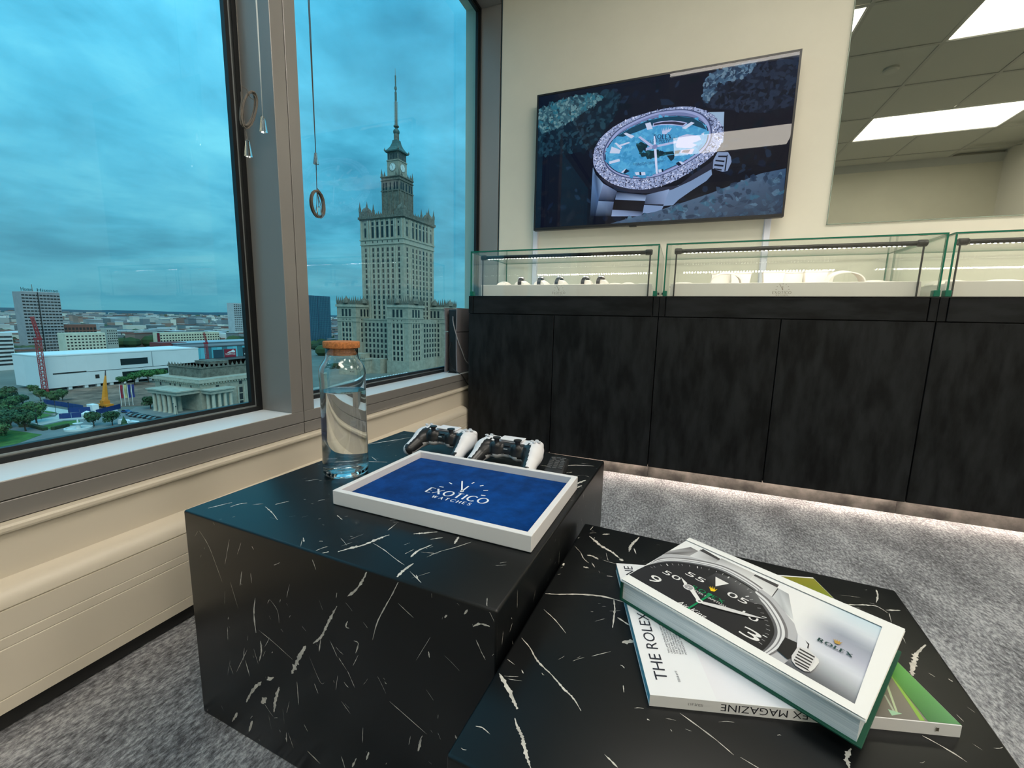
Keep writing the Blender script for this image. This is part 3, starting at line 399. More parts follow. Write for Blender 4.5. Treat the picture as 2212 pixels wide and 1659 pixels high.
def stroke_word(word, x, y, width, height, heavy=.15, light=.06, gap=.28, serif=False):
    """polygons of a two-weight display lettering"""
    tot = sum(GLYPH[c][0] for c in word) + gap * (len(word) - 1); k = width / tot; out = []
    def seg(a, b, wa, wb):
        d = Vector((b[0] - a[0], b[1] - a[1]));
        if d.length < 1e-9: return
        n = Vector((-d.y, d.x)).normalized()
        out.append([(a[0] + n.x * wa / 2, a[1] + n.y * wa / 2), (b[0] + n.x * wb / 2, b[1] + n.y * wb / 2), (b[0] - n.x * wb / 2, b[1] - n.y * wb / 2), (a[0] - n.x * wa / 2, a[1] - n.y * wa / 2)])
    cx = x
    for ch in word:
        adv, st = GLYPH[ch]
        for pts, hv in st:
            P = [(cx + p[0] * k, y + p[1] * height) for p in pts]
            for i in range(len(P) - 1):
                if hv == 2:
                    def wt(i): 
                        q = P[min(i + 1, len(P) - 1)]; o = P[max(i - 1, 0)]; d = Vector((q[0] - o[0], q[1] - o[1])); return (light + (heavy - light) * abs(d.y) / max(d.length, 1e-9)) * height
                    seg(P[i], P[i + 1], wt(i), wt(i + 1))
                else: seg(P[i], P[i + 1], (heavy if hv else light) * height, (heavy if hv else light) * height)
            if serif and hv == 1:
                for q in (P[0], P[-1]): seg((q[0] - .13 * k, q[1]), (q[0] + .13 * k, q[1]), light * height, light * height)
        cx += (adv + gap) * k
    return out

# ---- display cabinets along the wall
YC = 2.0
seams = [-1.03, -.572, -.099, .3675, .8475, 1.32, 1.80]
cab_lab = ['black laminate display cabinet unit standing beside the window', 'black laminate display cabinet unit in the middle, below the screen', 'black laminate display cabinet unit at the right edge of the picture']
case_x = [(-1.022, -.113), (-.087, .845), (.862, 1.79)]
for u in range(3):
    x0, x2, x4 = seams[2 * u], seams[2 * u + 1], seams[2 * u + 2]
    e = empty('display_cabinet', ((x0 + x4) / 2, YC + .24, 0), 0, cab_lab[u], 'cabinet', 'row of black display cabinets')
    MB().box(x0 + .001, x4 - .001, YC + .0195, 2.485, .0745, .842).build('carcass', M_dark, e)
    for a, b in ((x0, x2), (x2, x4)): MB().box(a + .002, b - .002, YC, YC + .019, .072, .7545).build('door', M_black, e, bevel=.0008, seg=1)
    MB().box(x0 + .028, x4 - .028, YC, YC + .019, .7585, .8405).build('drawer_front', M_blackh, e, bevel=.0008, seg=1)
    for a, b in ((x0 + .001, x0 + .0245), (x4 - .0245, x4 - .001)): MB().box(a, b, YC, YC + .019, .7585, .8425).build('side_post', M_black, e, bevel=.0006, seg=1)
    MB().box(x0 + .0005, x4 - .0005, YC + .001, 2.487, .8425, .8455).build('top_board', M_bplast, e)
    MB().box(x0 + .0005, x4 - .0005, YC + .062, YC + .08, 0, .0745).build('plinth', M_plinth, e)
    if u == 0: MB().box(x0 - .001, x0 + .001, YC + .02, 2.485, .072, .8455).build('side_panel', M_black, e)
for u in range(3):   # light under the doors
    x0, x4 = seams[2 * u], seams[2 * u + 2]
    e = empty('led_strip', ((x0 + x4) / 2, YC + .04, .0735), 0, ['warm light strip under the cabinet beside the window', 'warm light strip under the middle display cabinet', 'warm light strip under the rightmost display cabinet'][u], 'led strip', 'light strips under the cabinets')
    MB().box(x0 + .02, x4 - .02, YC + .034, YC + .046, .0705, .0743).build('channel', M_bplast, e)
    MB().box(x0 + .02, x4 - .02, YC + .036, YC + .044, .0698, .0705).build('diffuser', M_ledw, e)

# ---- glass cases standing on the cabinets
def case_pane(e, name, x0, x1, y0, y1, z0, z1, flat):
    """slab of glass: the two large faces are clear, the narrow edges green"""
    m = MB().box(x0, x1, y0, y1, z0, z1)
    big = {'x': (4, 5), 'y': (2, 3), 'z': (0, 1)}[flat]
    m.mi = [0 if i in big else 1 for i in range(6)]
    m.build(name, [M_clear, M_gedge], e, fixn=False)
case_lab = ['glass display case with small watch pillows beside the window', 'middle glass display case with curved white watch stands', 'rightmost glass display case cut by the picture edge']
tray_lab = ['white display tray in the glass case beside the window', 'white display tray in the middle glass case', 'white display tray in the rightmost glass case']
tube_lab = ['black light bar on two stems in the glass case beside the window', 'black light bar on two stems in the middle glass case', 'black light bar on two stems in the rightmost glass case']
ZG0, ZG1, YG0, YG1, gt = .846, 1.066, 2.004, 2.478, .006
M_print = mat('grey_gold_print', srgb(140, 122, 96), .5)
for u, (x0, x1) in enumerate(case_x):
    e = empty('glass_case', ((x0 + x1) / 2, 2.24, ZG0), 0, case_lab[u], 'display case', 'glass display cases')
    case_pane(e, 'front_pane', x0 + gt + .0005, x1 - gt - .0005, YG0, YG0 + gt, ZG0, ZG1 - gt - .0005, 'y')
    case_pane(e, 'rear_pane', x0 + gt + .0005, x1 - gt - .0005, YG1 - gt, YG1, ZG0, ZG1 - gt - .0005, 'y')
    case_pane(e, 'side_pane', x0, x0 + gt, YG0, YG1, ZG0, ZG1 - gt - .0005, 'x')
    case_pane(e, 'side_pane', x1 - gt, x1, YG0, YG1, ZG0, ZG1 - gt - .0005, 'x')
    case_pane(e, 'top_pane', x0, x1, YG0, YG1, ZG1 - gt, ZG1, 'z')
    for s, xx in ((1, x0), (-1, x1)):
        MB().box(min(xx - .0015 * s, xx + .016 * s), max(xx - .0015 * s, xx + .016 * s), YG0 - .002, YG0 + .024, ZG0 - .0004, ZG0 + .022).build('corner_clip', M_gedge, e, bevel=.001, seg=1)
        MB().tube([(xx - .001 * s, YG0 + .05, ZG0 + .013), (xx - .008 * s, YG0 + .05, ZG0 + .013)], .005, 10).build('lock', M_bplast, e)
    # light bar
    xa, xb = x0 + .042, x1 - .042
    e = empty('light_bar', ((xa + xb) / 2, 2.062, ZG0), 0, tube_lab[u], 'lamp', 'light bars in the display cases')
    m = MB().tube([(xa, 2.062, 1.041), (xb, 2.062, 1.041)], .0088, 16); m.build('tube', M_bplast, e, smooth=40)
    for xx, s in ((xa, 1), (xb, -1)):
        m = MB().tube([(xx - .009 * s, 2.062, 1.041), (xx - .006 * s, 2.062, 1.041), (xx + .018 * s, 2.062, 1.041), (xx + .022 * s, 2.062, 1.041)], [.0095, .0128, .0128, .0095], 16); m.build('end_joint', M_bplast, e, smooth=40)
        MB().tube([(xx, 2.062, 1.03), (xx, 2.062, .8465)], .0032, 8).build('stem', M_bplast, e, smooth=60)
    m = MB(); n = int((xb - xa - .06) / .0155)
    for i in range(n):
        xx = xa + .03 + i * .0155
        for th in (25, 62):   # two rows looking back and down, away from the viewer
            c_, s_ = math.cos(R(th)), math.sin(R(th)); yy, zz_ = 2.062 + .0091 * c_, 1.041 - .0091 * s_
            m.add([(xx, yy + .0016 * s_, zz_ + .0016 * c_), (xx, yy - .0016 * s_, zz_ - .0016 * c_), (xx + .007, yy - .0016 * s_, zz_ - .0016 * c_), (xx + .007, yy + .0016 * s_, zz_ + .0016 * c_)], [(0, 1, 2, 3)])
    o = m.build('led_row', M_led, e, fixn=False); o['kind'] = 'stuff'
    # tray with the printed mark on its front
    e = empty('display_tray', ((x0 + x1) / 2, 2.25, ZG0), 0, tray_lab[u], 'tray', 'white display trays')
    MB().box(x0 + .03, x1 - .03, 2.085, 2.452, ZG0, .898).build('base', M_white, e)
    m = MB().prism([(2.075, ZG0), (2.075, .9055), (2.083, .9055), (2.083, ZG0)], x0 + .026, x1 - .026, 'x'); m.build('front_board', M_white, e, bevel=.002)
    lx = [-.575, .372, 1.32][u]; ly = .8555
    m = MB(); f = lambda a, b: (lx + a * .5, 2.0746, ly + .0195 + (b + .010) * .5)
    for q in clockmark(f, 1.0): m.add(q, [tuple(range(len(q)))])
    for q in stroke_word('EXOTICO', lx - .033, ly + .004, .066, .0105): m.add([(a, 2.0746, b) for a, b in q], [(0, 1, 2, 3)])
    for q in stroke_word('WATCHES', lx - .021, ly - .003, .042, .0042, .2, .09): m.add([(a, 2.0746, b) for a, b in q], [(0, 1, 2, 3)])
    m.build('printed_mark', M_print, e, fixn=False)

# ---- what lies in the cases
def cushion_mesh(w, d, h):
    m = MB(); n, k = 12, 6; vs = []; fs = []
    for j in range(k + 1):
        t = j / k
        for i in range(n + 1):
            s = i / n; zz = h * (1 - (2 * abs(s - .5)) ** 3.2) ** .6 * (0.8 + .2 * math.sin(math.pi * t)); vs.append(((s - .5) * w, (t - .5) * d, max(zz, 0)))
    for j in range(k):
        for i in range(n): fs.append((j * (n + 1) + i, j * (n + 1) + i + 1, (j + 1) * (n + 1) + i + 1, (j + 1) * (n + 1) + i))
    base = len(vs); vs += [(x, y, 0) for x, y, z in vs]
    for j in (0, k):
        for i in range(n): fs.append((j * (n + 1) + i, j * (n + 1) + i + 1, base + j * (n + 1) + i + 1, base + j * (n + 1) + i))
    return m.add(vs, fs).mesh('watch_pillow', M_white, smooth=50)
cm = cushion_mesh(.066, .07, .034); cm2 = cushion_mesh(.075, .06, .024)
M_strapd = mat('dark_leather_strap', (.02, .02, .022), .5); M_steel = mat('brushed_steel', (.55, .55, .57), .28, metal=1.0)
pil_x = [(-.915, 2.20, 0), (-.795, 2.16, 1), (-.685, 2.15, 1), (-.585, 2.15, 1), (-.455, 2.16, 1), (-.378, 2.15, 1), (-.325, 2.22, 0), (-.258, 2.20, 0), (-.195, 2.25, 0)]
ordn = ['first', 'second', 'third', 'fourth', 'fifth', 'sixth', 'seventh', 'eighth', 'ninth']
wlab = ['dark watch on the second pillow from the window', 'dark watch on the third pillow from the window', 'watch with open bracelet on the fourth pillow from the window', 'watch with linked bracelet on the fifth pillow from the window', 'small steel watch on the sixth pillow from the window']
def make_watch():
    e = empty('wrist_watch', (0, 0, 0))
    m = MB(); R_ = .030
    for sgn in (-1, 1):
        for i in range(7):
            a = math.pi / 2 + sgn * (.35 + i * .24); b = math.pi / 2 + sgn * (.35 + (i + 1) * .24 - .03)
            ps = []
            for q in (a, b):
                for rr in (R_, R_ + .0035): ps.append((0, rr * math.cos(q) * 1.0, .012 + rr * math.sin(q) * .95))
            vs = [(-.009, p[1], p[2]) for p in ps] + [(.009, p[1], p[2]) for p in ps]
            m.add(vs, [(0, 1, 3, 2), (4, 6, 7, 5), (0, 4, 5, 1), (2, 3, 7, 6), (0, 2, 6, 4), (1, 5, 7, 3)])
    m.build('strap', M_strapd, e, local=True)
    MB().lathe([(.017, 0), (.019, .002), (.019, .006), (.016, .0085)], 24, (0, 0, .0395)).build('case', M_steel, e, local=True, smooth=True)
    MB().lathe([(.0155, 0), (.0155, .0005)], 24, (0, 0, .0485)).build('dial', M_bplast, e, local=True)
    return e
wproto = make_watch(); wk = 0
for i, (x, y, wt) in enumerate(pil_x):
    o = link(bpy.data.objects.new('watch_pillow', cm if i < 6 else cm2)); o.location = (x, y, .8985); o.rotation_euler = (0, 0, R(rnd.uniform(-12, 12)))
    tag(o, '%s white watch pillow from the window in the glass case there' % ordn[i], 'cushion', 'white watch pillows')
    if wt:
        w = wproto if wk == 0 else copy_tree(wproto)
        w.location = (x - .006, y - .012, .9005); w.rotation_euler = (R(-14), 0, R(rnd.uniform(-18, 18))); tag(w, wlab[wk], 'watch', 'watches on the pillows'); wk += 1
# middle case: arched collars, blocks and low pillows
def arch_mesh(w, h, d, t):
    m = MB(); n = 18; vs = []; fs = []
    for i in range(n + 1):
        a = math.pi * i / n; 
        for rr in (0, 1):
            x = -(w / 2 - t * rr) * math.cos(a); z = (h - t * rr) * math.sin(a) ** .8
            vs += [(x, -d / 2, z), (x, d / 2, z + .012 * math.sin(a))]
    for i in range(n):
        k = 4 * i
        fs += [(k, k + 4, k + 5, k + 1), (k + 2, k + 3, k + 7, k + 6), (k, k + 2, k + 6, k + 4), (k + 1, k + 5, k + 7, k + 3)]
    return m.add(vs, fs).mesh('watch_collar', M_white, smooth=50)
am = arch_mesh(.125, .05, .07, .004)
for i, (x, y, lb) in enumerate(((.165, 2.14, 'arched white watch collar on the left in the middle glass case'), (.60, 2.15, 'arched white watch collar on the right in the middle glass case'))):
    o = link(bpy.data.objects.new('watch_collar', am)); o.location = (x, y, .8985); tag(o, lb, 'display stand', 'arched watch collars')
bm_ = MB().prism([(-.035, 0), (.035, 0), (.042, .062), (-.042, .062)], -.02, .02, 'y').box(-.043, .043, -.022, .022, .062, .068).mesh('display_block', M_white, bevel=.002)
for i, (x, y, lb) in enumerate(((.155, 2.30, 'white tapered display block behind the left arched collar'), (.235, 2.27, 'white tapered display block just right of the left arched collar'), (.362, 2.25, 'white tapered display block left of centre in the middle case'), (.44, 2.28, 'white tapered display block right of centre in the middle case'), (.52, 2.25, 'white tapered display block left of the right arched collar'), (.565, 2.33, 'white tapered display block behind the right arched collar'))):
    o = link(bpy.data.objects.new('display_block', bm_)); o.location = (x, y, .8985); tag(o, lb, 'display stand', 'white tapered display blocks')
cm3 = cushion_mesh(.115, .07, .022)
for i, (x, y, lb) in enumerate(((-.01, 2.2, 'low white pillow at the left end of the middle case'), (.07, 2.26, 'low white pillow left of the arched collars in the middle case'), (.705, 2.19, 'low white pillow just right of the arched collars'), (.765, 2.24, 'low white pillow at the right end of the middle case'), (.945, 2.2, 'low white pillow at the left end of the rightmost case'), (1.015, 2.30, 'small low white pillow second in the rightmost case'), (1.10, 2.2, 'broad low white pillow third in the rightmost case'))):
    o = link(bpy.data.objects.new('low_pillow', cm3)); o.location = (x, y, .8985); tag(o, lb, 'cushion', 'low white pillows')

# ---- cable trunking down the wall
for x, lb in ((-.842, 'white cable trunking strip below the left end of the screen'), (.352, 'white cable trunking strip below the right end of the screen')):
    e = empty('cable_trunking', (x, YB, .846), 0, lb, 'trunking', 'white cable trunking strips')
    MB().box(x - .013, x + .013, YB - .016, YB - .0005, .846, 1.35).build('cover', mat('trunking_plastic', srgb(214, 216, 226), .45), e, bevel=.0015, seg=1)
    MB().box(x - .0155, x + .0155, YB - .006, YB, .846, 1.35).build('base', MATS['trunking_plastic'], e)
# ---- flat printed or shown pictures: polygons with their own colours, stacked in thin layers
class Art:
    def __init__(s, f, step): s.m = MB(); s.f = f; s.step = step; s.k = 0
    def poly(s, pts, col, same=False):
        if not same: s.k += 1
        s.m.add([s.f(a, b, s.k * s.step) for a, b in pts], [tuple(range(len(pts)))], 0, col); return s
    def many(s, polys, col):
        s.k += 1
        for p in polys: s.poly(p, col, True)
        return s
    def text(s, body, x, y, w, h, col, **kw):
        V, F = text_polys(body, x, y, w, h, **kw); s.k += 1
        s.m.add([s.f(a, b, s.k * s.step) for a, b in V], F, 0, col); return s
def ellipse(c, rx, ry, n=20): return [(c[0] + rx * math.cos(2 * math.pi * i / n), c[1] + ry * math.sin(2 * math.pi * i / n)) for i in range(n)]
def lerp_curve(a, b, t): return [(p[0] * (1 - t) + q[0] * t, p[1] * (1 - t) + q[1] * t) for p, q in zip(a, b)]
def speckle(rng, poly_bb, n, size, cols, inside):
    out = []
    for _ in range(n):
        x = rng.uniform(poly_bb[0], poly_bb[1]); y = rng.uniform(poly_bb[2], poly_bb[3])
        if not inside(x, y): continue
        s_ = size * rng.uniform(.4, 1.6); a = rng.uniform(0, 3.14); st = rng.uniform(1, 2.6)
        pts = []
        for k in range(6):
            t = k * math.pi / 3 + rng.uniform(-.3, .3); r_ = s_ * rng.uniform(.6, 1.2); px, py = r_ * st * math.cos(t), r_ * math.sin(t)
            pts.append((x + px * math.cos(a) - py * math.sin(a), y + px * math.sin(a) + py * math.cos(a)))
        out.append((pts, rng.choice(cols)))
    return out
def inpoly(P):
    def f(x, y):
        c = False; j = len(P) - 1
        for i in range(len(P)):
            if (P[i][1] > y) != (P[j][1] > y) and x < (P[j][0] - P[i][0]) * (y - P[i][1]) / (P[j][1] - P[i][1]) + P[i][0]: c = not c
            j = i
        return c
    return f
def bbox(P): return (min(p[0] for p in P), max(p[0] for p in P), min(p[1] for p in P), max(p[1] for p in P))

# ---- television
def picture_mat(name, strength):
    m = bpy.data.materials.new(name); m.use_nodes = True; t = m.node_tree; b = t.nodes['Principled BSDF']
    at = N(t, 'ShaderNodeAttribute'); at.attribute_name = 'Col'
    b.inputs['Base Color'].default_value = (0.004, 0.004, 0.005, 1); b.inputs['Roughness'].default_value = .9; b.inputs['Specular IOR Level'].default_value = 0.0
    L(t, at.outputs['Color'], b.inputs['Emission Color']); b.inputs['Emission Strength'].default_value = strength
    return m
def build_tv():
    YT = 2.42; x0, x1, z0, z1 = -.833, .406, 1.236, 1.949
    e = empty('television', ((x0 + x1) / 2, YB, z0), 0, 'large flat television on the wall showing a wrist watch between dark rocks', 'television')
    MB().box(x0, x1, YT + .004, YT + .034, z0, z1).build('body', M_bplast, e, bevel=.002)
    m = MB()
    for a in ((x0, x0 + .009, z0, z1), (x1 - .009, x1, z0, z1), (x0 + .009, x1 - .009, z0, z0 + .014), (x0 + .009, x1 - .009, z1 - .009, z1)): m.box(a[0], a[1], YT, YT + .004, a[2], a[3])
    m.build('bezel', M_bplast, e)
    MB().box(-.30, -.262, YT + .002, YT + .018, z0 - .008, z0 + .001).build('sensor_bar', M_bplast, e, bevel=.002)
    MB().box(-.5, .1, YT + .034, YB, 1.45, 1.75).build('wall_bracket', M_dark, e)
    A = Art(lambda a, b, h: (a, YT + .0037 - h, b), .00002); q = lambda k: pairs(TVD[k]); rg = random.Random(3)
    sc = [(x0 + .009, z0 + .014), (x1 - .009, z0 + .014), (x1 - .009, z1 - .009), (x0 + .009, z1 - .009)]
    A.poly(sc, [srgb(8, 14, 30), srgb(14, 16, 26), srgb(22, 22, 36), srgb(10, 22, 40)])
    clip = inpoly(sc)
    def rocks(key, base, cols, n, size):
        P = [p for p in q(key)]; A.poly(P, base); I = inpoly(P); A.k += 1
        for p, c in speckle(rg, bbox(P), n, size, cols, lambda x, y: I(x, y) and clip(x, y)): A.poly(p, c, True); A.k += .06
        A.k += 1
    bgI = lambda x, y: clip(x, y)
    A.k += 1
    for p, c in speckle(rg, (x0 + .03, x1 - .03, z0 + .04, z1 - .03), 260, .012, [srgb(14, 26, 48), srgb(20, 24, 36), srgb(10, 20, 34), srgb(24, 40, 62)], bgI): A.poly(p, c, True)
    A.k += 1
    rocks('rockL', srgb(14, 32, 48), [srgb(20, 46, 62), srgb(12, 26, 40), srgb(24, 52, 70), srgb(30, 62, 78)], 420, .008)
    rocks('ridgeL', srgb(46, 82, 98), [srgb(80, 122, 132), srgb(58, 96, 110), srgb(30, 60, 76), srgb(98, 134, 142), srgb(40, 100, 120)], 620, .0055)
    rocks('rockR', srgb(26, 32, 48), [srgb(34, 44, 64), srgb(22, 26, 38), srgb(36, 48, 68)], 420, .008)
    rocks('ridgeR', srgb(52, 74, 100), [srgb(84, 114, 140), srgb(60, 88, 114), srgb(40, 58, 82), srgb(100, 126, 146)], 420, .006)
    A.poly(q('lugL'), [srgb(120, 150, 190), srgb(96, 130, 176), srgb(18, 26, 44), srgb(20, 28, 46), srgb(60, 88, 130), srgb(140, 170, 210), srgb(60, 80, 110)])
    A.poly(q('lugR'), srgb(120, 146, 184)); A.poly(q('lugT'), srgb(150, 178, 208)); A.poly(q('side'), srgb(40, 44, 62))
    A.poly(q('brL1'), [srgb(130, 150, 190), srgb(70, 86, 116), srgb(24, 34, 54), srgb(40, 54, 80)]); A.poly(q('brL2'), [srgb(120, 146, 184), srgb(84, 104, 140), srgb(20, 28, 44), srgb(26, 36, 54)])
    A.poly(q('brC1'), [srgb(30, 38, 60), srgb(60, 74, 104), srgb(150, 176, 216), srgb(110, 136, 178)]); A.poly(q('brC2'), [srgb(14, 16, 26), srgb(18, 20, 30), srgb(24, 26, 38), srgb(12, 14, 24)]); A.poly(q('brC3'), [srgb(120, 140, 176), srgb(30, 34, 50), srgb(110, 130, 168), srgb(140, 164, 204)])
    A.poly(q('brR1'), [srgb(80, 98, 130), srgb(140, 164, 204), srgb(120, 140, 176), srgb(60, 72, 96)]); A.poly(q('brR2'), srgb(120, 146, 186))
    bez = smooth_curve(q('bez'), 5); ring = smooth_curve(q('ring'), 5); dial = smooth_curve(q('dial'), 5)
    A.poly(bez, srgb(150, 166, 206)); A.k += 1; I1, I2 = inpoly(bez), inpoly(ring)
    for p, c in speckle(rg, bbox(bez), 9000, .0022, [srgb(36, 42, 70), srgb(60, 68, 100), srgb(220, 226, 250), srgb(176, 188, 226), srgb(96, 108, 146), srgb(130, 144, 186)], lambda x, y: I1(x, y) and not I2(x, y)): A.poly(p, c, True)
    A.k += 1
    A.poly(ring, srgb(70, 82, 120)); c0 = (sum(p[0] for p in ring) / len(ring), sum(p[1] for p in ring) / len(ring))
    A.poly(lerp_curve(ring, [c0] * len(ring), .03), srgb(150, 162, 208)); A.poly(lerp_curve(ring, [c0] * len(ring), .09), srgb(112, 124, 170)); A.poly([(p[0], p[1]) for p in lerp_curve(dial, [c0] * len(dial), -.02)], srgb(24, 40, 70))
    A.poly(dial, srgb(74, 156, 206)); A.k += 1; I3 = inpoly(dial)
    for p, c in speckle(rg, bbox(dial), 420, .008, [srgb(66, 150, 204), srgb(84, 168, 216), srgb(90, 172, 214), srgb(58, 140, 190)], I3): A.poly(p, c, True)
    A.k += 1
    A.poly(q('shade'), srgb(24, 66, 92)); A.poly(q('patch'), srgb(16, 50, 62)); A.poly(q('patch2'), srgb(18, 44, 60)); A.k += 1
    for p, c in speckle(rg, bbox(q('patch')), 60, .006, [srgb(30, 80, 90), srgb(14, 36, 54), srgb(60, 140, 190)], inpoly(q('patch'))): A.poly(p, c, True)
    A.k += 1
    A.poly(q('day'), srgb(166, 176, 220)); A.poly(q('day2'), srgb(52, 50, 72))
    A.many([pairs(p) for p in TVD['light']], srgb(196, 208, 236)); A.many([pairs(p) for p in TVD['dark']], srgb(20, 36, 60))
    A.poly(q('logo'), srgb(186, 196, 232))
    A.poly(q('cyc'), srgb(182, 190, 226)); A.poly(q('date'), srgb(190, 184, 214)); A.poly(q('date2'), srgb(92, 84, 110))
    for k, h in (('ROLEX', .020), ('OYSTER PERPETUAL', .013), ('DAY-DATE', .014), ('SUPERLATIVE CHRONOMETER', .0085), ('OFFICIALLY CERTIFIED', .0085)):
        a, b = pairs(TVD['tx'][k])
        if k == 'ROLEX': A.many([[(x, z - (x - a[0]) * .10) for x, z in p] for p in stroke_word('ROLEX', a[0], a[1] - .004, b[0] - a[0], h, .2, .1, .3, True)], srgb(30, 50, 90))
        else: A.text(k, a[0], (a[1] + b[1]) / 2 - h * .4, b[0] - a[0], h, srgb(34, 60, 100), shear=.2)
    A.poly([(p[0] + .004, p[1] - .006) for p in q('hour')], srgb(40, 96, 140)); A.poly(q('hour'), srgb(176, 186, 226)); A.poly(q('min'), srgb(176, 186, 226)); A.poly(q('cw'), srgb(160, 172, 214)); A.poly(q('sec'), srgb(206, 214, 244))
    A.poly(ellipse(q('hub')[0], .013, .011), srgb(120, 132, 180))
    A.poly(q('wcrown'), srgb(130, 150, 186)); A.many([pairs(p) for p in TVD['wstripe']], srgb(24, 30, 46))
    P = q('rockB'); A.poly(P, [srgb(70, 92, 120)] + [srgb(74, 98, 126)] * 6 + [srgb(50, 78, 110), srgb(30, 44, 66)]); I = inpoly(P)
    for p, c in speckle(rg, bbox(P), 420, .009, [srgb(60, 90, 118), srgb(84, 116, 142), srgb(44, 66, 92), srgb(50, 100, 128), srgb(36, 52, 76)], lambda x, y: I(x, y) and clip(x, y)): A.poly(p, c, True)
    # keep the picture inside the panel
    xa, xb, za, zb = sc[0][0], sc[1][0], sc[0][1], sc[2][1]
    A.m.v = [(min(max(v[0], xa), xb), v[1], min(max(v[2], za), zb)) for v in A.m.v]
    o = A.m.build('picture', picture_mat('screen_picture', 1.0), e, colors=True, fixn=False)
    m = MB().add([(xa, YT + .0004, za), (xb, YT + .0004, za), (xb, YT + .0004, zb), (xa, YT + .0004, zb)], [(0, 1, 2, 3)])
    m.build('front_glass', pane_mat('screen_glass', (.97, .97, .97), .9, .0, 1.45), e, fixn=False)
build_tv()

# ---- black marble cube tables
M_marble = mat('black_marble', (0.003, 0.0038, 0.0045), 0.34, spec=0.45, var=(5.0, .7, 1.4), bump=(1400, .05, .0003))
M_vein = mat('marble_vein', srgb(196, 192, 184), .4, var=(60, .72, 1.15), bump=(300, .1, .0003))
def vein_mesh(m, w, P, place, rg):
    """a ragged, tapering streak along the points"""
    pts = smooth_curve(P, 9 if w > .002 else 5, closed=False) if len(P) > 2 else [tuple(a + (b - a) * i / 6 for a, b in zip(P[0], P[-1])) for i in range(7)]
    Lh, Rh = [], []; n = len(pts)
    for i, p in enumerate(pts):
        a = pts[max(i - 1, 0)]; b = pts[min(i + 1, n - 1)]; d = Vector((b[0] - a[0], b[1] - a[1]))
        nn = Vector((-d.y, d.x)).normalized() if d.length else Vector((0, 1))
        t = i / (n - 1); env = min(1, .25 + 3.2 * t, .25 + 3.2 * (1 - t)) * rg.uniform(.45, 1.25)
        wl, wr = w / 2 * env * rg.uniform(.6, 1.3), w / 2 * env * rg.uniform(.6, 1.3)
        Lh.append((p[0] + nn.x * wl, p[1] + nn.y * wl)); Rh.append((p[0] - nn.x * wr, p[1] - nn.y * wr))
    for i in range(n - 1): m.add([place(*Lh[i]), place(*Lh[i + 1]), place(*Rh[i + 1]), place(*Rh[i])], [(0, 1, 2, 3)])
def table(name, c, rz, sx, sy, h, label, faces, seed):
    e = empty(name, (c[0], c[1], 0), rz, label, 'table', 'black marble cube tables')
    MB().box(-sx / 2, sx / 2, -sy / 2, sy / 2, 0, h).build('block', M_marble, e, local=True, bevel=.0035, seg=3, smooth=True)
    rg = random.Random(seed); m = MB(); o_ = .00012; hx, hy = sx / 2, sy / 2
    def clampv(a, b, la, lb0, lb1): return (min(max(a, -la), la), min(max(b, lb0), lb1))
    mg = .0038
    pl = {'top': lambda a, b: (*clampv(a, b, hx - mg, -hy + mg, hy - mg), h + o_), 'front': lambda a, b: (clampv(a, b, hx - mg, mg, h - mg)[0], -hy - o_, clampv(a, b, hx - mg, mg, h - mg)[1]),
          'right': lambda a, b: (hx + o_, clampv(a, b, hy - mg, mg, h - mg)[0], clampv(a, b, hy - mg, mg, h - mg)[1])}
    for face, data in faces.items():
        for w, fl in data: vein_mesh(m, w * .001, pairs(fl), pl[face], rg)
    # small flecks everywhere
    dims = {'top': (-hx, hx, -hy, hy, 2.3), 'front': (-hx, hx, 0, h, 1.15), 'right': (-hy, hy, 0, h, 1.4)}
    for face, (a0, a1, b0, b1, ang) in dims.items():
        nfl = int(95 * (a1 - a0) * (b1 - b0) / .24)
        for _ in range(nfl):
            a, b = rg.uniform(a0, a1), rg.uniform(b0, b1); th = rg.gauss(ang if face != 'top' else .55, .55); ln = rg.choice((.004, .006, .010, .016, .026)); 
            if face == 'front': th = rg.choice((rg.gauss(1.15, .3), rg.gauss(2.25, .3)))
            vein_mesh(m, rg.choice((.0004, .0005, .0007, .0012)), [(a, b), (a + ln * math.cos(th) * .5, b + ln * math.sin(th) * .5 + rg.uniform(-.001, .001)), (a + ln * math.cos(th), b + ln * math.sin(th))], pl[face], rg)
    o = m.build('veins', M_vein, e, local=True, fixn=False); o['kind'] = 'stuff'
    return e
table('marble_table', (-.4625, .729), -2.3, .600, .600, .397, 'tall black marble cube table with white veins, holding the bottle and tray', {'top': VT, 'front': VF, 'right': []}, 5)
table('marble_table', (.0815, .538), -2.6, .487, .507, .335, 'low black marble cube table with white veins, holding the two books', {'top': VL}, 6)

# ---- carafe with cork lid
def lathe_closed(prof, n, c): return MB().lathe(prof, n, c, cap=False)
e = empty('water_carafe', (-.653, .697, .397), 0, 'clear glass carafe with cork lid, three fifths full of water', 'carafe')
outer = [(.0, .0006), (.036, .0004), (.0435, .0025), (.0462, .008), (.0466, .016), (.0460, .06), (.0455, .12), (.0452, .18), (.0456, .205), (.0464, .217), (.0456, .226), (.0425, .235), (.0375, .2425), (.0338, .249), (.0322, .257), (.0320, .270), (.0312, .2712)]
inner = [(.0302, .270), (.0303, .257), (.0320, .2478), (.0358, .241), (.0408, .2335), (.0437, .2252), (.0445, .217), (.0437, .205), (.0433, .18), (.0436, .12), (.0441, .06), (.0444, .022), (.0425, .0145), (.036, .0115), (.0, .0105)]
M_bottle = mat('bottle_glass', (.97, .995, .99), 0.0, trans=1.0, ior=1.5)
m = MB(); m.lathe(outer + inner, 56, (-.653, .697, .397), cap=False); m.build('glass_body', M_bottle, e, smooth='all')
wl = .182
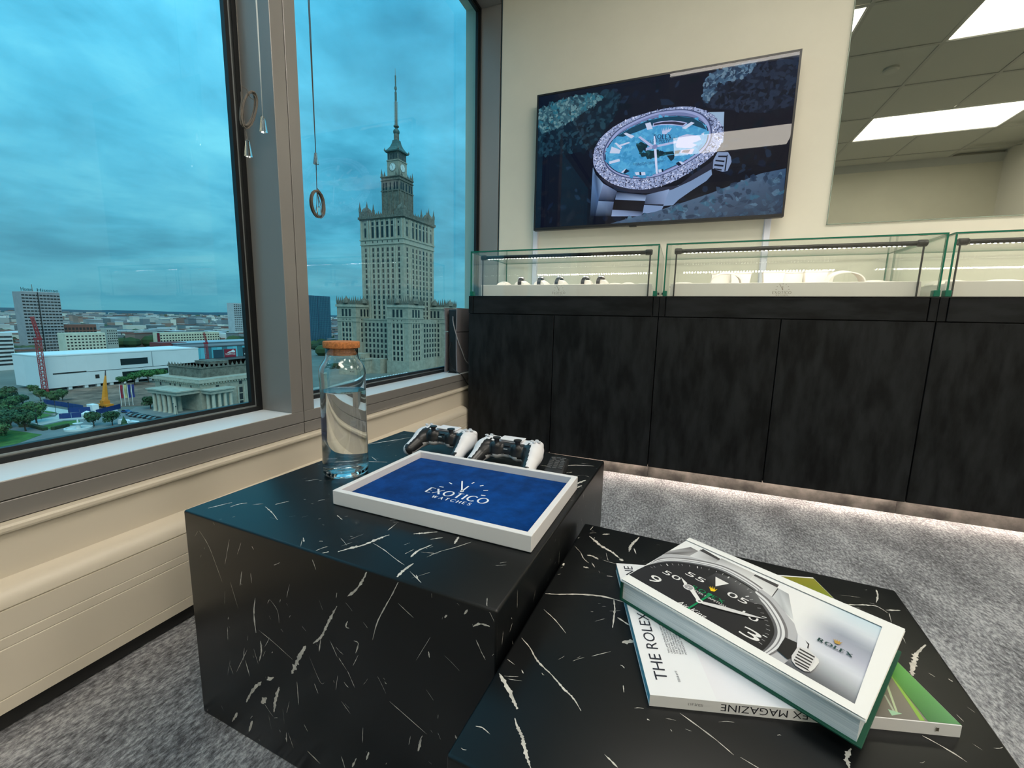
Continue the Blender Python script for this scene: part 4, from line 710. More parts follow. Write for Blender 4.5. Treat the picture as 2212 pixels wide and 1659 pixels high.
wp = [(0.0, .0104)] + [(r + .0002, z) for r, z in reversed(inner[:-1]) if z < wl] + [(.0435, wl - .0006), (.0436, wl), (.0415, wl - .0004), (.0, wl - .0004)]
m = MB(); m.lathe(wp, 56, (-.653, .697, .397), cap=False); m.build('water', mat('water', (.97, .99, 1.0), 0.0, trans=1.0, ior=1.333), e, smooth=60)
M_cork = mat('cork', srgb(186, 118, 66), .85, var=(260, .62, 1.2), bump=(420, .4, .001))
lid = empty('cork_lid', (0, 0, .256)); lid.parent = e
m = MB(); m.lathe([(.0, .0), (.0285, .0), (.0296, .002), (.0298, .0145), (.0355, .0150), (.0362, .0165), (.0363, .0262), (.0355, .0278), (.0, .0280)], 48, cap=False); m.build('stopper', M_cork, lid, local=True, smooth=40)

# ---- white tray with blue velvet
e = empty('presentation_tray', (-.366, .6894, .397), -1.65, 'white presentation tray lined with blue velvet, on the tall marble table', 'tray')
M_lac = mat('white_lacquer', srgb(226, 224, 224), .38); M_velvet = mat('blue_velvet', srgb(0, 56, 120), 1.0, spec=.05, var=(26, .7, 1.25), bump=(500, .35, .001), sheen=.05)
w_, d_, t_ = .381 / 2, .265 / 2, .0105
MB().box(-w_ + .002, w_ - .002, -d_ + .002, d_ - .002, .0002, .0045).build('base', M_lac, e, local=True)
for a in ((-w_, w_, -d_, -d_ + t_), (-w_, w_, d_ - t_, d_), (-w_, -w_ + t_, -d_ + t_, d_ - t_), (w_ - t_, w_, -d_ + t_, d_ - t_)): MB().box(*a, .0012, .027).build('rim', M_lac, e, local=True, bevel=.0007, seg=1)
MB().box(-w_ + t_, w_ - t_, -d_ + t_, d_ - t_, .0045, .0130).build('velvet_pad', M_velvet, e, local=True)
m = MB(); F = lambda a, b: (a, b, .01315)
for q in clockmark(F): m.add(q, [tuple(range(len(q)))])
b0, b1 = pairs(LOGO['base']); 
for q in stroke_word('EXOTICO', b0[0] + .001, -.0375, .125, .0215, .17, .07, .24): m.add([F(*p) for p in q], [(0, 1, 2, 3)])
for q in stroke_word('WATCHES', -.0335, -.0545, .079, .0095, .21, .09, .55): m.add([F(*p) for p in q], [(0, 1, 2, 3)])
m.build('embroidered_mark', mat('white_thread', srgb(225, 232, 240), .7), e, local=True, fixn=False)

# ---- game controllers
def surface_net(f, lo, hi, n):
    ax = [np.linspace(lo[i], hi[i], n[i]) for i in range(3)]; X, Y, Z = np.meshgrid(*ax, indexing='ij'); D = f(X, Y, Z)
    sg = D < 0; nx, ny, nz = (k - 1 for k in n)
    acc = np.zeros((nx, ny, nz, 3)); cnt = np.zeros((nx, ny, nz)); P = np.stack([X, Y, Z], -1)
    offs = [(a, b, c) for a in (0, 1) for b in (0, 1) for c in (0, 1)]
    def sl(A, o): return A[o[0]:o[0] + nx, o[1]:o[1] + ny, o[2]:o[2] + nz]
    for i, o in enumerate(offs):
        for q in offs[i + 1:]:
            if sum(abs(a - b) for a, b in zip(o, q)) != 1: continue
            d0, d1 = sl(D, o), sl(D, q); cr = (d0 < 0) != (d1 < 0); t = np.where(cr, d0 / np.where(d0 == d1, 1, d0 - d1), 0)[..., None]
            acc += np.where(cr[..., None], sl(P, o) * (1 - t) + sl(P, q) * t, 0); cnt += cr
    on = cnt > 0; idx = -np.ones(on.shape, int); idx[on] = np.arange(on.sum()); V = acc[on] / cnt[on][:, None]; Fs = []
    for a in range(3):
        b, c = (a + 1) % 3, (a + 2) % 3
        s0 = [slice(None)] * 3; s1 = [slice(None)] * 3; s0[a] = slice(0, n[a] - 1); s1[a] = slice(1, n[a])
        cr = sg[tuple(s0)] != sg[tuple(s1)]; ins = sg[tuple(s0)]
        for p in np.argwhere(cr):
            if p[b] == 0 or p[c] == 0 or p[b] >= n[b] - 1 or p[c] >= n[c] - 1: continue
            q = []
            for db, dc in ((-1, -1), (0, -1), (0, 0), (-1, 0)):
                r_ = p.copy(); r_[b] += db; r_[c] += dc; q.append(int(idx[tuple(r_)]))
            Fs.append(tuple(q) if ins[tuple(p)] else tuple(q[::-1]))
    return V, Fs
def cap_sdf(X, Y, Z, a, b, ra, rb):
    d = np.array(b) - np.array(a); L2 = d.dot(d); t = np.clip(((X - a[0]) * d[0] + (Y - a[1]) * d[1] + (Z - a[2]) * d[2]) / L2, 0, 1)
    return np.sqrt((X - a[0] - t * d[0]) ** 2 + (Y - a[1] - t * d[1]) ** 2 + (Z - a[2] - t * d[2]) ** 2) - (ra + (rb - ra) * t)
def rbox_sdf(X, Y, Z, c, h, r):
    q = [np.abs(A - cc) - (hh - r) for A, cc, hh in zip((X, Y, Z), c, h)]
    return np.sqrt(sum(np.maximum(k, 0) ** 2 for k in q)) + np.minimum(np.maximum(np.maximum(q[0], q[1]), q[2]), 0) - r
def smin(a, b, k): h = np.clip(.5 + .5 * (b - a) / k, 0, 1); return b * (1 - h) + a * h - k * h * (1 - h)
def pad_sdf(X, Y, Z):
    D = rbox_sdf(X, Y, Z - .10 * (Y - .02), (0, .020, .0405), (.056, .029, .0165), .015)
    for s_ in (-1, 1):
        D = smin(D, cap_sdf(X, Y, Z, (s_ * .0565, .026, .0405), (s_ * .060, .002, .036), .0215, .0205), .012)
        D = smin(D, cap_sdf(X, Y, Z, (s_ * .060, .004, .0355), (s_ * .0665, -.047, .0155), .0205, .0150), .012)
        D = smin(D, cap_sdf(X, Y, Z, (s_ * .026, -.002, .036), (s_ * .026, -.004, .0475), .0165, .0130), .006)
        D = smin(D, rbox_sdf(X, Y, Z, (s_ * .052, .046, .034), (.018, .011, .022), .009), .004)
    return D
def make_pad():
    e = empty('game_controller')
    V, Fs = surface_net(pad_sdf, (-.092, -.072, -.002), (.092, .066, .072), (112, 84, 46))
    V[:, 2] -= V[:, 2].min()
    ZOFF = 0
    wh, bl, gr = [], [], []
    for f in Fs:
        p = V[list(f)].mean(0); ax = abs(p[0]); x, y, z = ax, p[1], p[2]
        # axis of the grip at this y
        t = min(max((.004 - y) / .051, 0), 1); cx, cz = .060 + .0065 * t, .0355 - .020 * t - .0005
        ang = math.degrees(math.atan2(z - cz, x - cx)) % 360
        black = False
        if y < .006 or x < .05:
            if x < .045: black = (y < .012 - max(0, x - .036) * .5) and z > .0285 + (.0035 if x < .03 else 0) and not (z > .0562 and y > .006)
            else: black = 98 < ang < 196 and y < .016
            if x >= .045 and y < -.052 and 60 < ang < 240: black = True
        (bl if black else wh).append(f)
    def sub(fs, nm, mt):
        ids = sorted({i for f in fs for i in f}); mp = {k: i for i, k in enumerate(ids)}
        MB().add([tuple(V[i]) for i in ids], [tuple(mp[i] for i in f) for f in fs]).build(nm, mt, e, local=True, smooth='all', fixn=False)
    M_pw = mat('controller_white', srgb(222, 222, 226), .42, bump=(1500, .03, .0002)); M_pb = mat('controller_black', (.018, .019, .021), .30)
    M_grey = mat('button_grey', srgb(196, 198, 204), .35)
    sub(wh, 'white_shell', M_pw); sub(bl, 'black_trim', M_pb)
    for s_ in (-1, 1):
        st = empty('thumb_stick', (s_ * .026, -.0035, .0585)); st.parent = e
        MB().lathe([(.0058, 0), (.0058, .006), (.0070, .0068)], 20).build('post', M_pb, st, local=True, smooth=True)
        MB().lathe([(.0066, .0062), (.0088, .0072), (.0094, .0086), (.0090, .0100), (.0074, .0098), (.0, .0092)], 24, cap=False).build('cap', M_bplast, st, local=True, smooth=40)
    MB().box(-.028, .028, .012, .044, .0580, .0612).build('touch_pad', M_pw, e, local=True, bevel=.0015)
    MB().box(-.0065, .0065, -.0075, -.0035, .0505, .0535).build('home_button', M_pb, e, local=True, bevel=.001)
    MB().box(-.0045, .0045, -.0135, -.0115, .0455, .0470).build('mute_button', M_grey, e, local=True)
    for k, (a, b) in enumerate(((0, .0085), (0, -.0085), (.0085, 0), (-.0085, 0))):
        MB().lathe([(.0043, 0), (.0043, .002), (.0036, .0027)], 14, (.058 + a, .026 + b, .0605)).build('face_button', M_grey, e, local=True, smooth=True)
        MB().box(-.058 + a - .0035, -.058 + a + .0035, .026 + b - .0035, .026 + b + .0035, .0605, .0630).build('direction_key', M_grey, e, local=True, bevel=.0008, seg=1)
    for xx in (-.010, -.007, .003, .006): MB().box(xx, xx + .0012, -.0105, -.0095, .031, .0345).build('charging_contact', M_steel, e, local=True)
    return e
pad1 = make_pad(); pad1.location = (-.532, .899, .3973); pad1.rotation_euler = (0, 0, R(-3))
tag(pad1, 'white and black game controller nearer the window, behind the tray', 'controller', 'game controllers')
pad2 = copy_tree(pad1); pad2.location = (-.349, .876, .3973); pad2.rotation_euler = (0, 0, R(-2)); tag(pad2, 'white and black game controller nearer the remote, behind the tray', 'controller', 'game controllers')

# ---- remote control
e = empty('remote_control', (-.237, .887, .3972), 7, 'black remote control with rows of keys, behind the tray corner', 'remote')
M_rem = mat('remote_black', (.02, .021, .023), .42); M_key = mat('remote_key', (.07, .074, .08), .3)
m = MB().prism([(-.021, 0), (-.0225, .008), (-.0205, .0165), (-.012, .0195), (.012, .0195), (.0205, .0165), (.0225, .008), (.021, 0)], -.062, .056, 'y'); m.build('body', M_rem, e, local=True, bevel=.002, smooth=True)
for i in range(7):
    for k in range(3 if i != 5 else 2):
        xx = (-.0125 + k * .0125) if i != 5 else (-.009 + k * .018)
        MB().box(xx - .0048, xx + .0048, -.026 + i * .0112, -.0195 + i * .0112, .0193, .0212).build('key', M_key, e, local=True, bevel=.0008, seg=1)

# ---- magazine and book on the low table
M_paper = mat('printed_paper', attr=True, rough=.38, spec=.4)
def edge_lines(name, col, col2, sc):
    m = bpy.data.materials.new(name); m.use_nodes = True; t = m.node_tree; b = t.nodes['Principled BSDF']; tc = N(t, 'ShaderNodeTexCoord'); mp = N(t, 'ShaderNodeMapping', inp={'Scale': (1, 1, sc)})
    L(t, tc.outputs['Object'], mp.inputs[0]); nz = N(t, 'ShaderNodeTexNoise', inp={'Scale': 12.0, 'Detail': 2.0}); L(t, mp.outputs[0], nz.inputs['Vector']); rp = ramp(t, [(.35, col), (.65, col2)]); L(t, nz.outputs[0], rp.inputs[0]); L(t, rp.outputs[0], b.inputs['Base Color']); b.inputs['Roughness'].default_value = .7
    return m
M_pages = edge_lines('page_edges', srgb(196, 206, 212), srgb(226, 232, 236), 90.0)
W_ = (.80, .80, .79)
e = empty('magazine', (.1084, .5824, .335), 16.0, 'white softcover magazine with green cover picture, under the hardcover book', 'magazine')
w_, d_ = .2999 / 2, .2463 / 2
MB().box(-w_ + .0006, w_ - .0006, -d_ + .0012, d_ - .0006, .0008, .0125).build('pages', edge_lines('magazine_pages', srgb(112, 176, 196), srgb(150, 200, 214), 120.0), e, local=True)
M_mcov = mat('magazine_white', srgb(226, 226, 226), .4)
MB().box(-w_, w_, -d_, d_, .0001, .0008).build('back_cover', M_mcov, e, local=True)
MB().box(-w_, w_, -d_, -d_ + .0012, .0008, .0125).build('spine', M_mcov, e, local=True)
MB().box(-w_, w_, -d_, d_, .0125, .0132).build('front_cover', M_mcov, e, local=True)
A = Art(lambda a, b, h: (a, b, .01325 + h), .00003)
P = pairs(MAGD['pic']); pic = [(-.082, -d_ + .001), (w_ - .0005, -d_ + .001), (w_ - .0005, d_ - .003), (-.082, d_ - .003)]
A.poly([(-w_ + .0003, -d_ + .0003), (w_ - .0003, -d_ + .0003), (w_ - .0003, d_ - .0003), (-w_ + .0003, d_ - .0003)], srgb(226, 226, 228))
A.poly([(-.082, -d_ + .001), (.045, -d_ + .001), (.045, .02), (-.082, .0)], [srgb(224, 222, 226), srgb(220, 224, 232), srgb(214, 220, 232), srgb(222, 216, 220)])
A.poly([(.045, -d_ + .001), (w_ - .0005, -d_ + .001), (w_ - .0005, d_ - .003), (.045, d_ - .003)], [srgb(96, 92, 84), srgb(124, 122, 116), srgb(126, 122, 38), srgb(84, 84, 40)])
A.poly([(.065, -.02), (w_ - .0005, -.02), (w_ - .0005, d_ - .003), (.065, d_ - .003)], [srgb(66, 120, 34), srgb(94, 150, 48), srgb(132, 128, 30), srgb(120, 114, 24)])
for i, pp in enumerate(MAGD['streaks']): A.poly(pairs(pp), [srgb(58, 150, 44), srgb(140, 200, 40), srgb(130, 170, 70), srgb(170, 186, 150), srgb(160, 170, 150), srgb(150, 190, 160)][i])
A.poly([(w_ - .030, -d_ + .001), (w_ - .0005, -d_ + .001), (w_ - .0005, .03), (w_ - .012, .03)], [srgb(60, 110, 60), srgb(86, 140, 90), srgb(96, 176, 60), srgb(120, 186, 40)])
def vtext(body, x, y, length, h, col):   # reads upwards along the left edge
    V, F = text_polys(body, 0, 0, length, h); A.k += 1; A.m.add([A.f(x - b, y + a, A.k * A.step) for a, b in V], F, 0, col)
vtext('THE ROLEX MAGAZINE', -.1262, -.103, .219, .0135, srgb(40, 42, 52))
vtext('ISSUE #13', -.1132, -.103, .0145, .0024, srgb(70, 72, 80))
for i, s_ in enumerate(('THE LAND-DWELLER: A NEW ERA', 'CREATING THE ROLEX SECRETS', 'GREEN AND GOLD: A DAZZLE', 'THE SETTIMO BRACELET', 'ROLEX TESTIMONEES', 'THE CASE FOR TENNIS', 'INTRODUCING THE')): vtext(s_, -.1135 + i * .0032, -.0625, .052 * len(s_) / 27, .0021, srgb(60, 62, 70))
A.m.build('cover_print', M_paper, e, local=True, colors=True, fixn=False)
A = Art(lambda a, b, h: (a, -d_ - .00005 - h, b), .00003)
def spine_text(body, x_end, z, length, h, col):   # upside down seen from the near side
    V, F = text_polys(body, 0, 0, length, h); A.k += 1; A.m.add([A.f(x_end - a, z - b, A.k * A.step) for a, b in V], F, 0, col)
spine_text('THE ROLEX MAGAZINE', .062, .0108, .140, .0082, srgb(34, 36, 44)); A.m.build('spine_print', M_paper, e, local=True, colors=True, fixn=False); A.m = MB()
spine_text('ISSUE #13', -.096, .0082, .015, .0028, srgb(70, 72, 80))
cr = lambda cx, cz, s_: [(cx - 4 * s_, cz - 3.2 * s_), (cx + 4 * s_, cz - 3.2 * s_), (cx + 3.4 * s_, cz - .5 * s_), (cx + 6 * s_, cz + 4 * s_), (cx + 2.6 * s_, cz + .5 * s_), (cx + 3 * s_, cz + 5 * s_), (cx + 1 * s_, cz + .6 * s_), (cx, cz + 5.5 * s_), (cx - 1 * s_, cz + .6 * s_), (cx - 3 * s_, cz + 5 * s_), (cx - 2.6 * s_, cz + .5 * s_), (cx - 6 * s_, cz + 4 * s_), (cx - 3.4 * s_, cz - .5 * s_)]
A.m.build('issue_print', M_paper, e, local=True, colors=True, fixn=False); A.m = MB()
A.poly([(.128 - b * 1.0 + .0, .0066 + a * .9) for a, b in [(p[0], p[1]) for p in cr(0, 0, .0006)]], srgb(84, 80, 70))
A.m.build('emblem_print', M_paper, e, local=True, colors=True, fixn=False)

e = empty('hardcover_book', (.1111, .584, .3483), -29.05, 'thick hardcover book with a dark watch dial on its cover, on top of the magazine', 'book')
w_, d_ = .2699 / 2, .1878 / 2; TB_ = .0307
M_green = mat('green_book_cloth', srgb(0, 72, 52), .55, bump=(900, .1, .0003)); M_jack = mat('book_jacket_white', srgb(230, 230, 228), .4)
MB().box(-w_, w_, -d_, d_, .0002, .0026).build('back_board', M_green, e, local=True, bevel=.0006, seg=1)
MB().box(-w_, -w_ + .0026, -d_, d_, .0026, TB_ - .0026).build('spine', M_green, e, local=True)
MB().box(-w_ + .0026, w_ - .0045, -d_ + .0035, d_ - .0035, .0026, TB_ - .0026).build('page_block', M_pages, e, local=True)
MB().box(-w_, w_, -d_, d_, TB_ - .0026, TB_).build('front_board', M_jack, e, local=True, bevel=.0006, seg=1)
A = Art(lambda a, b, h: (a, b, TB_ + .00005 + h), .00003); C_ = lambda k: pairs(COV[k])
ph = C_('photo'); ph[0] = (-w_ + .0006, ph[0][1]); ph[3] = (-w_ + .0006, ph[3][1]); NEAR = ph[3][1]
def lerp3(stops, t):
    for (t0, c0), (t1, c1) in zip(stops, stops[1:]):
        if t >= t1: k = 0 if t0 == t1 else min(max((t - t1) / (t0 - t1), 0), 1); return tuple(c1[i] + (c0[i] - c1[i]) * k for i in range(3))
    return stops[-1][1]
stops = [(.079, (192, 210, 220)), (.050, (206, 212, 220)), (.022, (146, 152, 166)), (-.004, (172, 174, 190)), (-.030, (208, 211, 220)), (-.055, (158, 162, 168)), (-.083, (76, 77, 82))]
def bgcol(x, y):
    c = lerp3(stops, y + (x - .09) * .22); k = min(max((x - .045) / .045, 0), 1); k = k * k * (3 - 2 * k)
    if y < -.045: k = max(k, min(1, (-.045 - y) / .03))
    return srgb(*[int(226 * (1 - k) + v * k) for v in c])
NX, NY = 30, 22; gx0, gx1 = -w_ + .0006, .1236
for i in range(NX):
    for j in range(NY):
        xs = [gx0 + (gx1 - gx0) * (i + d) / NX for d in (0, 1)]; ys = [-.0813 + .1625 * (j + d) / NY for d in (0, 1)]
        A.poly([(xs[0], ys[0]), (xs[1], ys[0]), (xs[1], ys[1]), (xs[0], ys[1])], [bgcol(xs[0], ys[0]), bgcol(xs[1], ys[0]), bgcol(xs[1], ys[1]), bgcol(xs[0], ys[1])], True)
A.k += 1
A.poly(C_('case'), srgb(176, 176, 180)); A.poly(C_('lug1'), [srgb(120, 118, 118), srgb(170, 170, 172), srgb(96, 94, 96), srgb(130, 128, 130), srgb(170, 168, 170), srgb(80, 78, 78)])
A.poly(C_('link2'), [srgb(200, 200, 202), srgb(120, 118, 120), srgb(140, 138, 140), srgb(190, 190, 192), srgb(214, 214, 216)]); A.poly(C_('slot2'), srgb(56, 54, 56))
A.poly(C_('link3'), [srgb(206, 206, 208), srgb(150, 150, 152), srgb(190, 188, 188), srgb(214, 214, 214)]); A.poly(C_('link4'), [srgb(222, 222, 222), srgb(196, 196, 196), srgb(190, 190, 190), srgb(214, 214, 214)]); A.poly(C_('slot4'), srgb(64, 62, 64))
A.poly(C_('lug2'), [srgb(200, 202, 204), srgb(176, 180, 184), srgb(150, 152, 156), srgb(206, 208, 210), srgb(170, 172, 176)]); A.poly(C_('seam'), srgb(44, 44, 46))
outer_c = smooth_curve(C_('outer'), 5, closed=False); dial_c = smooth_curve(C_('dial'), 5, closed=False)
close = lambda c: c + [(c[-1][0], NEAR - .002), (-w_ + .0006, NEAR - .002), (-w_ + .0006, c[0][1] - .02)]
A.poly(close(lerp_curve(outer_c, dial_c, -.28)), srgb(112, 110, 112)); A.poly(close(outer_c), srgb(214, 214, 216)); A.poly(close(lerp_curve(outer_c, dial_c, .3)), srgb(120, 120, 124)); A.poly(close(lerp_curve(outer_c, dial_c, .45)), srgb(204, 204, 206)); A.poly(close(lerp_curve(outer_c, dial_c, .7)), srgb(90, 90, 94))
A.poly(close(dial_c), srgb(26, 26, 28)); A.poly(close(lerp_curve(dial_c, [(-.043, -.0526)] * len(dial_c), .05)), srgb(32, 32, 35))
A.poly(C_('sheen'), [srgb(36, 36, 39), srgb(64, 64, 66), srgb(70, 70, 72), srgb(92, 92, 94), srgb(100, 100, 102), srgb(40, 40, 42)])
n = len(dial_c); tk = []; c0 = Vector((-.043, -.0526))
ang0 = [math.atan2(p[1] - c0.y, p[0] - c0.x) for p in dial_c]
for i in range(60):   # minute ticks
    a = math.pi / 2 - 2 * math.pi * i / 60; a = (a + math.pi) % (2 * math.pi) - math.pi
    j = min(range(n), key=lambda k: abs(ang0[k] - a))
    if abs(ang0[j] - a) > .06: continue
    p = Vector(dial_c[j]); d = (c0 - p).normalized(); s0 = p + d * .0045; s1 = p + d * (.0085 if i % 5 else .0095); nn = Vector((-d.y, d.x)) * (.00022 if i % 5 else .0007)
    if s1.y > NEAR: tk.append([tuple(s0 + nn), tuple(s1 + nn), tuple(s1 - nn), tuple(s0 - nn)])
A.many(tk, srgb(214, 214, 214))
WH = srgb(222, 220, 218)
for k, x, y, w, h in (('9', -.1135, -.0640, .0155, .0175), ('50', -.1085, -.0330, .0250, .0105), ('55', -.0865, -.0098, .0265, .0105), ('05', -.0285, -.0105, .0255, .0115), ('10', .0000, -.0355, .0190, .0105), ('3', .0125, -.0700, .0210, .0175), ('20', -.0005, -.0905, .0225, .0105), ('40', -.1060, -.0885, .0235, .0105)): A.text(k, x, y, w, h, WH)
A.poly(C_('tri'), WH)
cg = srgb(0, 132, 80); a, b = pairs(COV['t']['rolex']); A.many(stroke_word('ROLEX', a[0], a[1] - .0055, b[0] - a[0], .0064, .25, .12, .3, True), cg)
A.text('OYSTER PERPETUAL', -.0668, -.0375, .0510, .0036, WH); A.text('Air-King', -.0605, -.0795, .0365, .0085, WH, shear=.25)
A.poly(C_('crownY'), srgb(236, 196, 20))
A.poly(C_('hourtip'), WH); dd = C_('dots'); A.poly(ellipse(dd[0], .0072, .0068), srgb(214, 212, 212)); A.poly(ellipse(dd[0], .0056, .0052), srgb(150, 148, 150)); A.many([[(dd[0][0] - .0004, dd[0][1]), (dd[0][0] + .0004, dd[0][1]), (dd[0][0] + .0004 + .0055 * math.cos(t), dd[0][1] + .0055 * math.sin(t)), (dd[0][0] - .0004 + .0055 * math.cos(t), dd[0][1] + .0055 * math.sin(t))] for t in (.6, 2.7, 4.7)], WH)
A.poly(C_('hourarm'), WH); A.poly([(p[0] + .0006, p[1] - .0012) for p in C_('minute')], srgb(16, 16, 16)); A.poly(C_('minute'), srgb(206, 204, 204)); A.poly(C_('second'), cg); A.poly(ellipse(dd[2], .0029, .0027), cg); A.poly(ellipse(dd[1], .0044, .0042), WH); A.poly(ellipse(dd[1], .0018, .0018), srgb(120, 116, 112))
A.poly(C_('guardblack'), srgb(26, 26, 28)); A.poly(C_('guard'), srgb(214, 214, 218)); A.poly(C_('guardedge'), srgb(40, 40, 44)); A.poly(C_('crown'), srgb(206, 204, 204)); A.many([pairs(p) for p in COV['ridges']], srgb(44, 42, 44)); A.poly(C_('capend'), srgb(216, 214, 212))
a, b = pairs(COV['t']['logo']); A.many(stroke_word('ROLEX', a[0], a[1] - .0035, b[0] - a[0], .0060, .27, .13, .3, True), srgb(24, 64, 62)); A.poly(C_('crownG'), srgb(176, 138, 60))
A.poly([(-w_ + .0004, -d_ + .0004), (w_ - .0004, -d_ + .0004), (ph[2][0], ph[2][1]), (ph[3][0], ph[3][1])], srgb(230, 230, 228))
A.poly([(-w_ + .0004, d_ - .0004), (w_ - .0004, d_ - .0004), (ph[1][0], ph[1][1]), (ph[0][0], ph[0][1])], srgb(230, 230, 228))
A.poly([(ph[1][0], ph[1][1]), (ph[2][0], ph[2][1]), (w_ - .0004, -d_ + .0004), (w_ - .0004, d_ - .0004)], srgb(230, 230, 228))
A.m.v = [(min(max(v[0], -w_ + .0004), w_ - .0004), min(max(v[1], -d_ + .0004), d_ - .0004), v[2]) for v in A.m.v]
A.m.build('cover_print', M_paper, e, local=True, colors=True, fixn=False)

# ---- blind cords
M_cord = mat('grey_cord', srgb(104, 98, 90), .7); M_tassel = mat('clear_plastic_tassel', (.92, .97, .97), .05, trans=1.0, ior=1.3)
def coil(m, c, ry, rz_, turns, seed, th=0.0):
    rg = random.Random(seed); path = []
    for i in range(turns * 18 + 1):
        a = 2 * math.pi * i / 18; k = 1 + .14 * math.sin(i * .37) + rg.uniform(-.02, .02); y, z = ry * k * math.sin(a), rz_ * k * math.cos(a)
        path.append((c[0] + .004 * math.sin(i * .21), c[1] + y * math.cos(th) - z * math.sin(th), c[2] + y * math.sin(th) + z * math.cos(th)))
    m.tube(path, .0016, 6)
def tassel(e, c, h=.042, w=.009):
    m = MB().prism([(c[0] - w * .45, c[1] - w * .45), (c[0] + w * .45, c[1] - w * .45), (c[0] + w * .45, c[1] + w * .45), (c[0] - w * .45, c[1] + w * .45)], c[2] - h, c[2])
    for i in range(4): p = m.v[i]; m.v[i] = (c[0] + (p[0] - c[0]) * 1.9, c[1] + (p[1] - c[1]) * 1.9, p[2])
    m.build('tassel', M_tassel, e, bevel=.0015, seg=1)
ZT = 2.49
e = empty('blind_cord', (-1.12, .879, ZT), 0, 'tied blind cord with a coiled bundle and clear tassel in front of the left pane', 'cord', 'blind cords')
MB().tube([(-1.12, .879, ZT), (-1.12, .875, 1.5), (-1.12, .874, 1.32), (-1.121, .876, 1.24), (-1.12, .881, 1.192)], .0011, 6).build('line', M_cord, e)
m = MB(); coil(m, (-1.12, .889, 1.268), .017, .052, 7, 4, -.35); m.tube([(-1.12, .872, 1.306), (-1.115, .868, 1.285), (-1.118, .866, 1.262), (-1.12, .873, 1.25)], .001, 6); m.tube([(-1.12, .874, 1.322), (-1.114, .884, 1.317), (-1.112, .892, 1.300), (-1.110, .900, 1.298)], .001, 6); m.build('bundle', M_cord, e); tassel(e, (-1.12, .8815, 1.192))
e = empty('blind_cord', (-1.105, .923, ZT), 0, 'plain white blind cord with clear tassel in front of the window jamb', 'cord', 'blind cords')
M_cordw = mat('pale_cord', srgb(196, 204, 206), .6)
m = MB()
for dy in (-.0022, .0, .0022): m.tube([(-1.105, .924 + dy, ZT), (-1.105, .922 + dy * .6, 1.5), (-1.105, .9205, 1.26)], .0009, 6)
m.build('line', M_cordw, e); tassel(e, (-1.105, .9205, 1.266))
e = empty('blind_cord', (-1.15, 1.146, ZT), 0, 'dark blind cord hanging in a ring-shaped coil in front of the right pane', 'cord', 'blind cords')
m = MB()
for dy in (-.003, .002): m.tube([(-1.15, 1.146 + dy, ZT), (-1.15, 1.146 + dy * .8, 1.6), (-1.15, 1.146, 1.26), (-1.15, 1.1455, 1.20)], .0013, 6)
m.tube([(-1.15, 1.1455, 1.21), (-1.15, 1.144, 1.138)], .0012, 6); m.tube([(-1.15, 1.144, 1.145), (-1.149, 1.156, 1.138), (-1.149, 1.163, 1.11)], .0011, 6); m.tube([(-1.15, 1.144, 1.13), (-1.149, 1.140, 1.095), (-1.149, 1.136, 1.072)], .001, 6); m.tube([(-1.15, 1.146, 1.13), (-1.149, 1.149, 1.085)], .001, 6); m.tube([(-1.15, 1.146, 1.128), (-1.149, 1.158, 1.09)], .001, 6)
m.build('line', mat('dark_cord', srgb(74, 72, 70), .7), e)
m = MB(); coil(m, (-1.15, 1.1445, 1.092), .0255, .041, 9, 9); m.build('coil', M_cord, e); tassel(e, (-1.15, 1.146, 1.254), .036, .008); tassel(e, (-1.149, 1.149, 1.088), .032, .008)

# ---- games console on the sill, with its leads
e = empty('games_console', (-1.152, 2.15, .432), 0, 'upright games console with pale side plates on the window sill behind the cabinet', 'games console')
M_plate = mat('console_plate', srgb(126, 122, 126), .4)
def plate(xo, bow, z0, z1, nm):
    m = MB(); n = 10; vs = []; fs = []
    for i in range(n + 1):
        t = i / n
        for j, z in enumerate((z0, (z0 + z1) / 2, z1)):
            yy = 2.035 + .21 * t - (.004 if z1 > .7 and j == 2 else 0); b = bow * (1 - (2 * t - 1) ** 2) * .008; s_ = (z - .432) / .35
            for k in (0, 1): vs.append((xo + (b + (s_ - .5) ** 2 * bow * .02) + k * .006 * (1 if bow > 0 else -1), yy, z))
    for i in range(n):
        for j in range(2):
            a = i * 6 + j * 2; b_ = a + 6
            fs += [(a, a + 2, b_ + 2, b_), (a + 1, b_ + 1, b_ + 3, a + 3)]
    for i in range(n):
        a, b_ = i * 6, (i + 1) * 6; fs += [(a, b_, b_ + 1, a + 1), (a + 4, a + 5, b_ + 5, b_ + 4)]
    for a in (0, n * 6): fs += [(a, a + 1, a + 3, a + 2), (a + 2, a + 3, a + 5, a + 4)]
    m.add(vs, fs).build(nm, M_plate, e, smooth=40)
MB().prism([(-1.178, 2.05), (-1.126, 2.05), (-1.126, 2.24), (-1.178, 2.24)], .436, .776).build('core', M_bplast, e, bevel=.006, seg=3, smooth=True)
for xo, bw in ((-1.184, -1), (-1.124, 1)):
    plate(xo, bw, .438, .655, 'side_plate'); plate(xo, bw, .659, .784, 'side_plate')
MB().box(-1.176, -1.128, 2.045, 2.245, .4322, .437).build('foot', M_bplast, e)
m = MB().tube(smooth_curve([(-1.15, 2.052, .74), (-1.135, 2.03, .70), (-1.112, 2.034, .62), (-1.096, 2.06, .55), (-1.09, 2.09, .50), (-1.074, 2.13, .47)], 8, False), .0026, 8); solo('cable', m, mat('grey_cable', srgb(150, 148, 150), .5), (-1.15, 2.05, .7), 'pale grey cable curving down the front of the games console', 'cable', smooth=True)
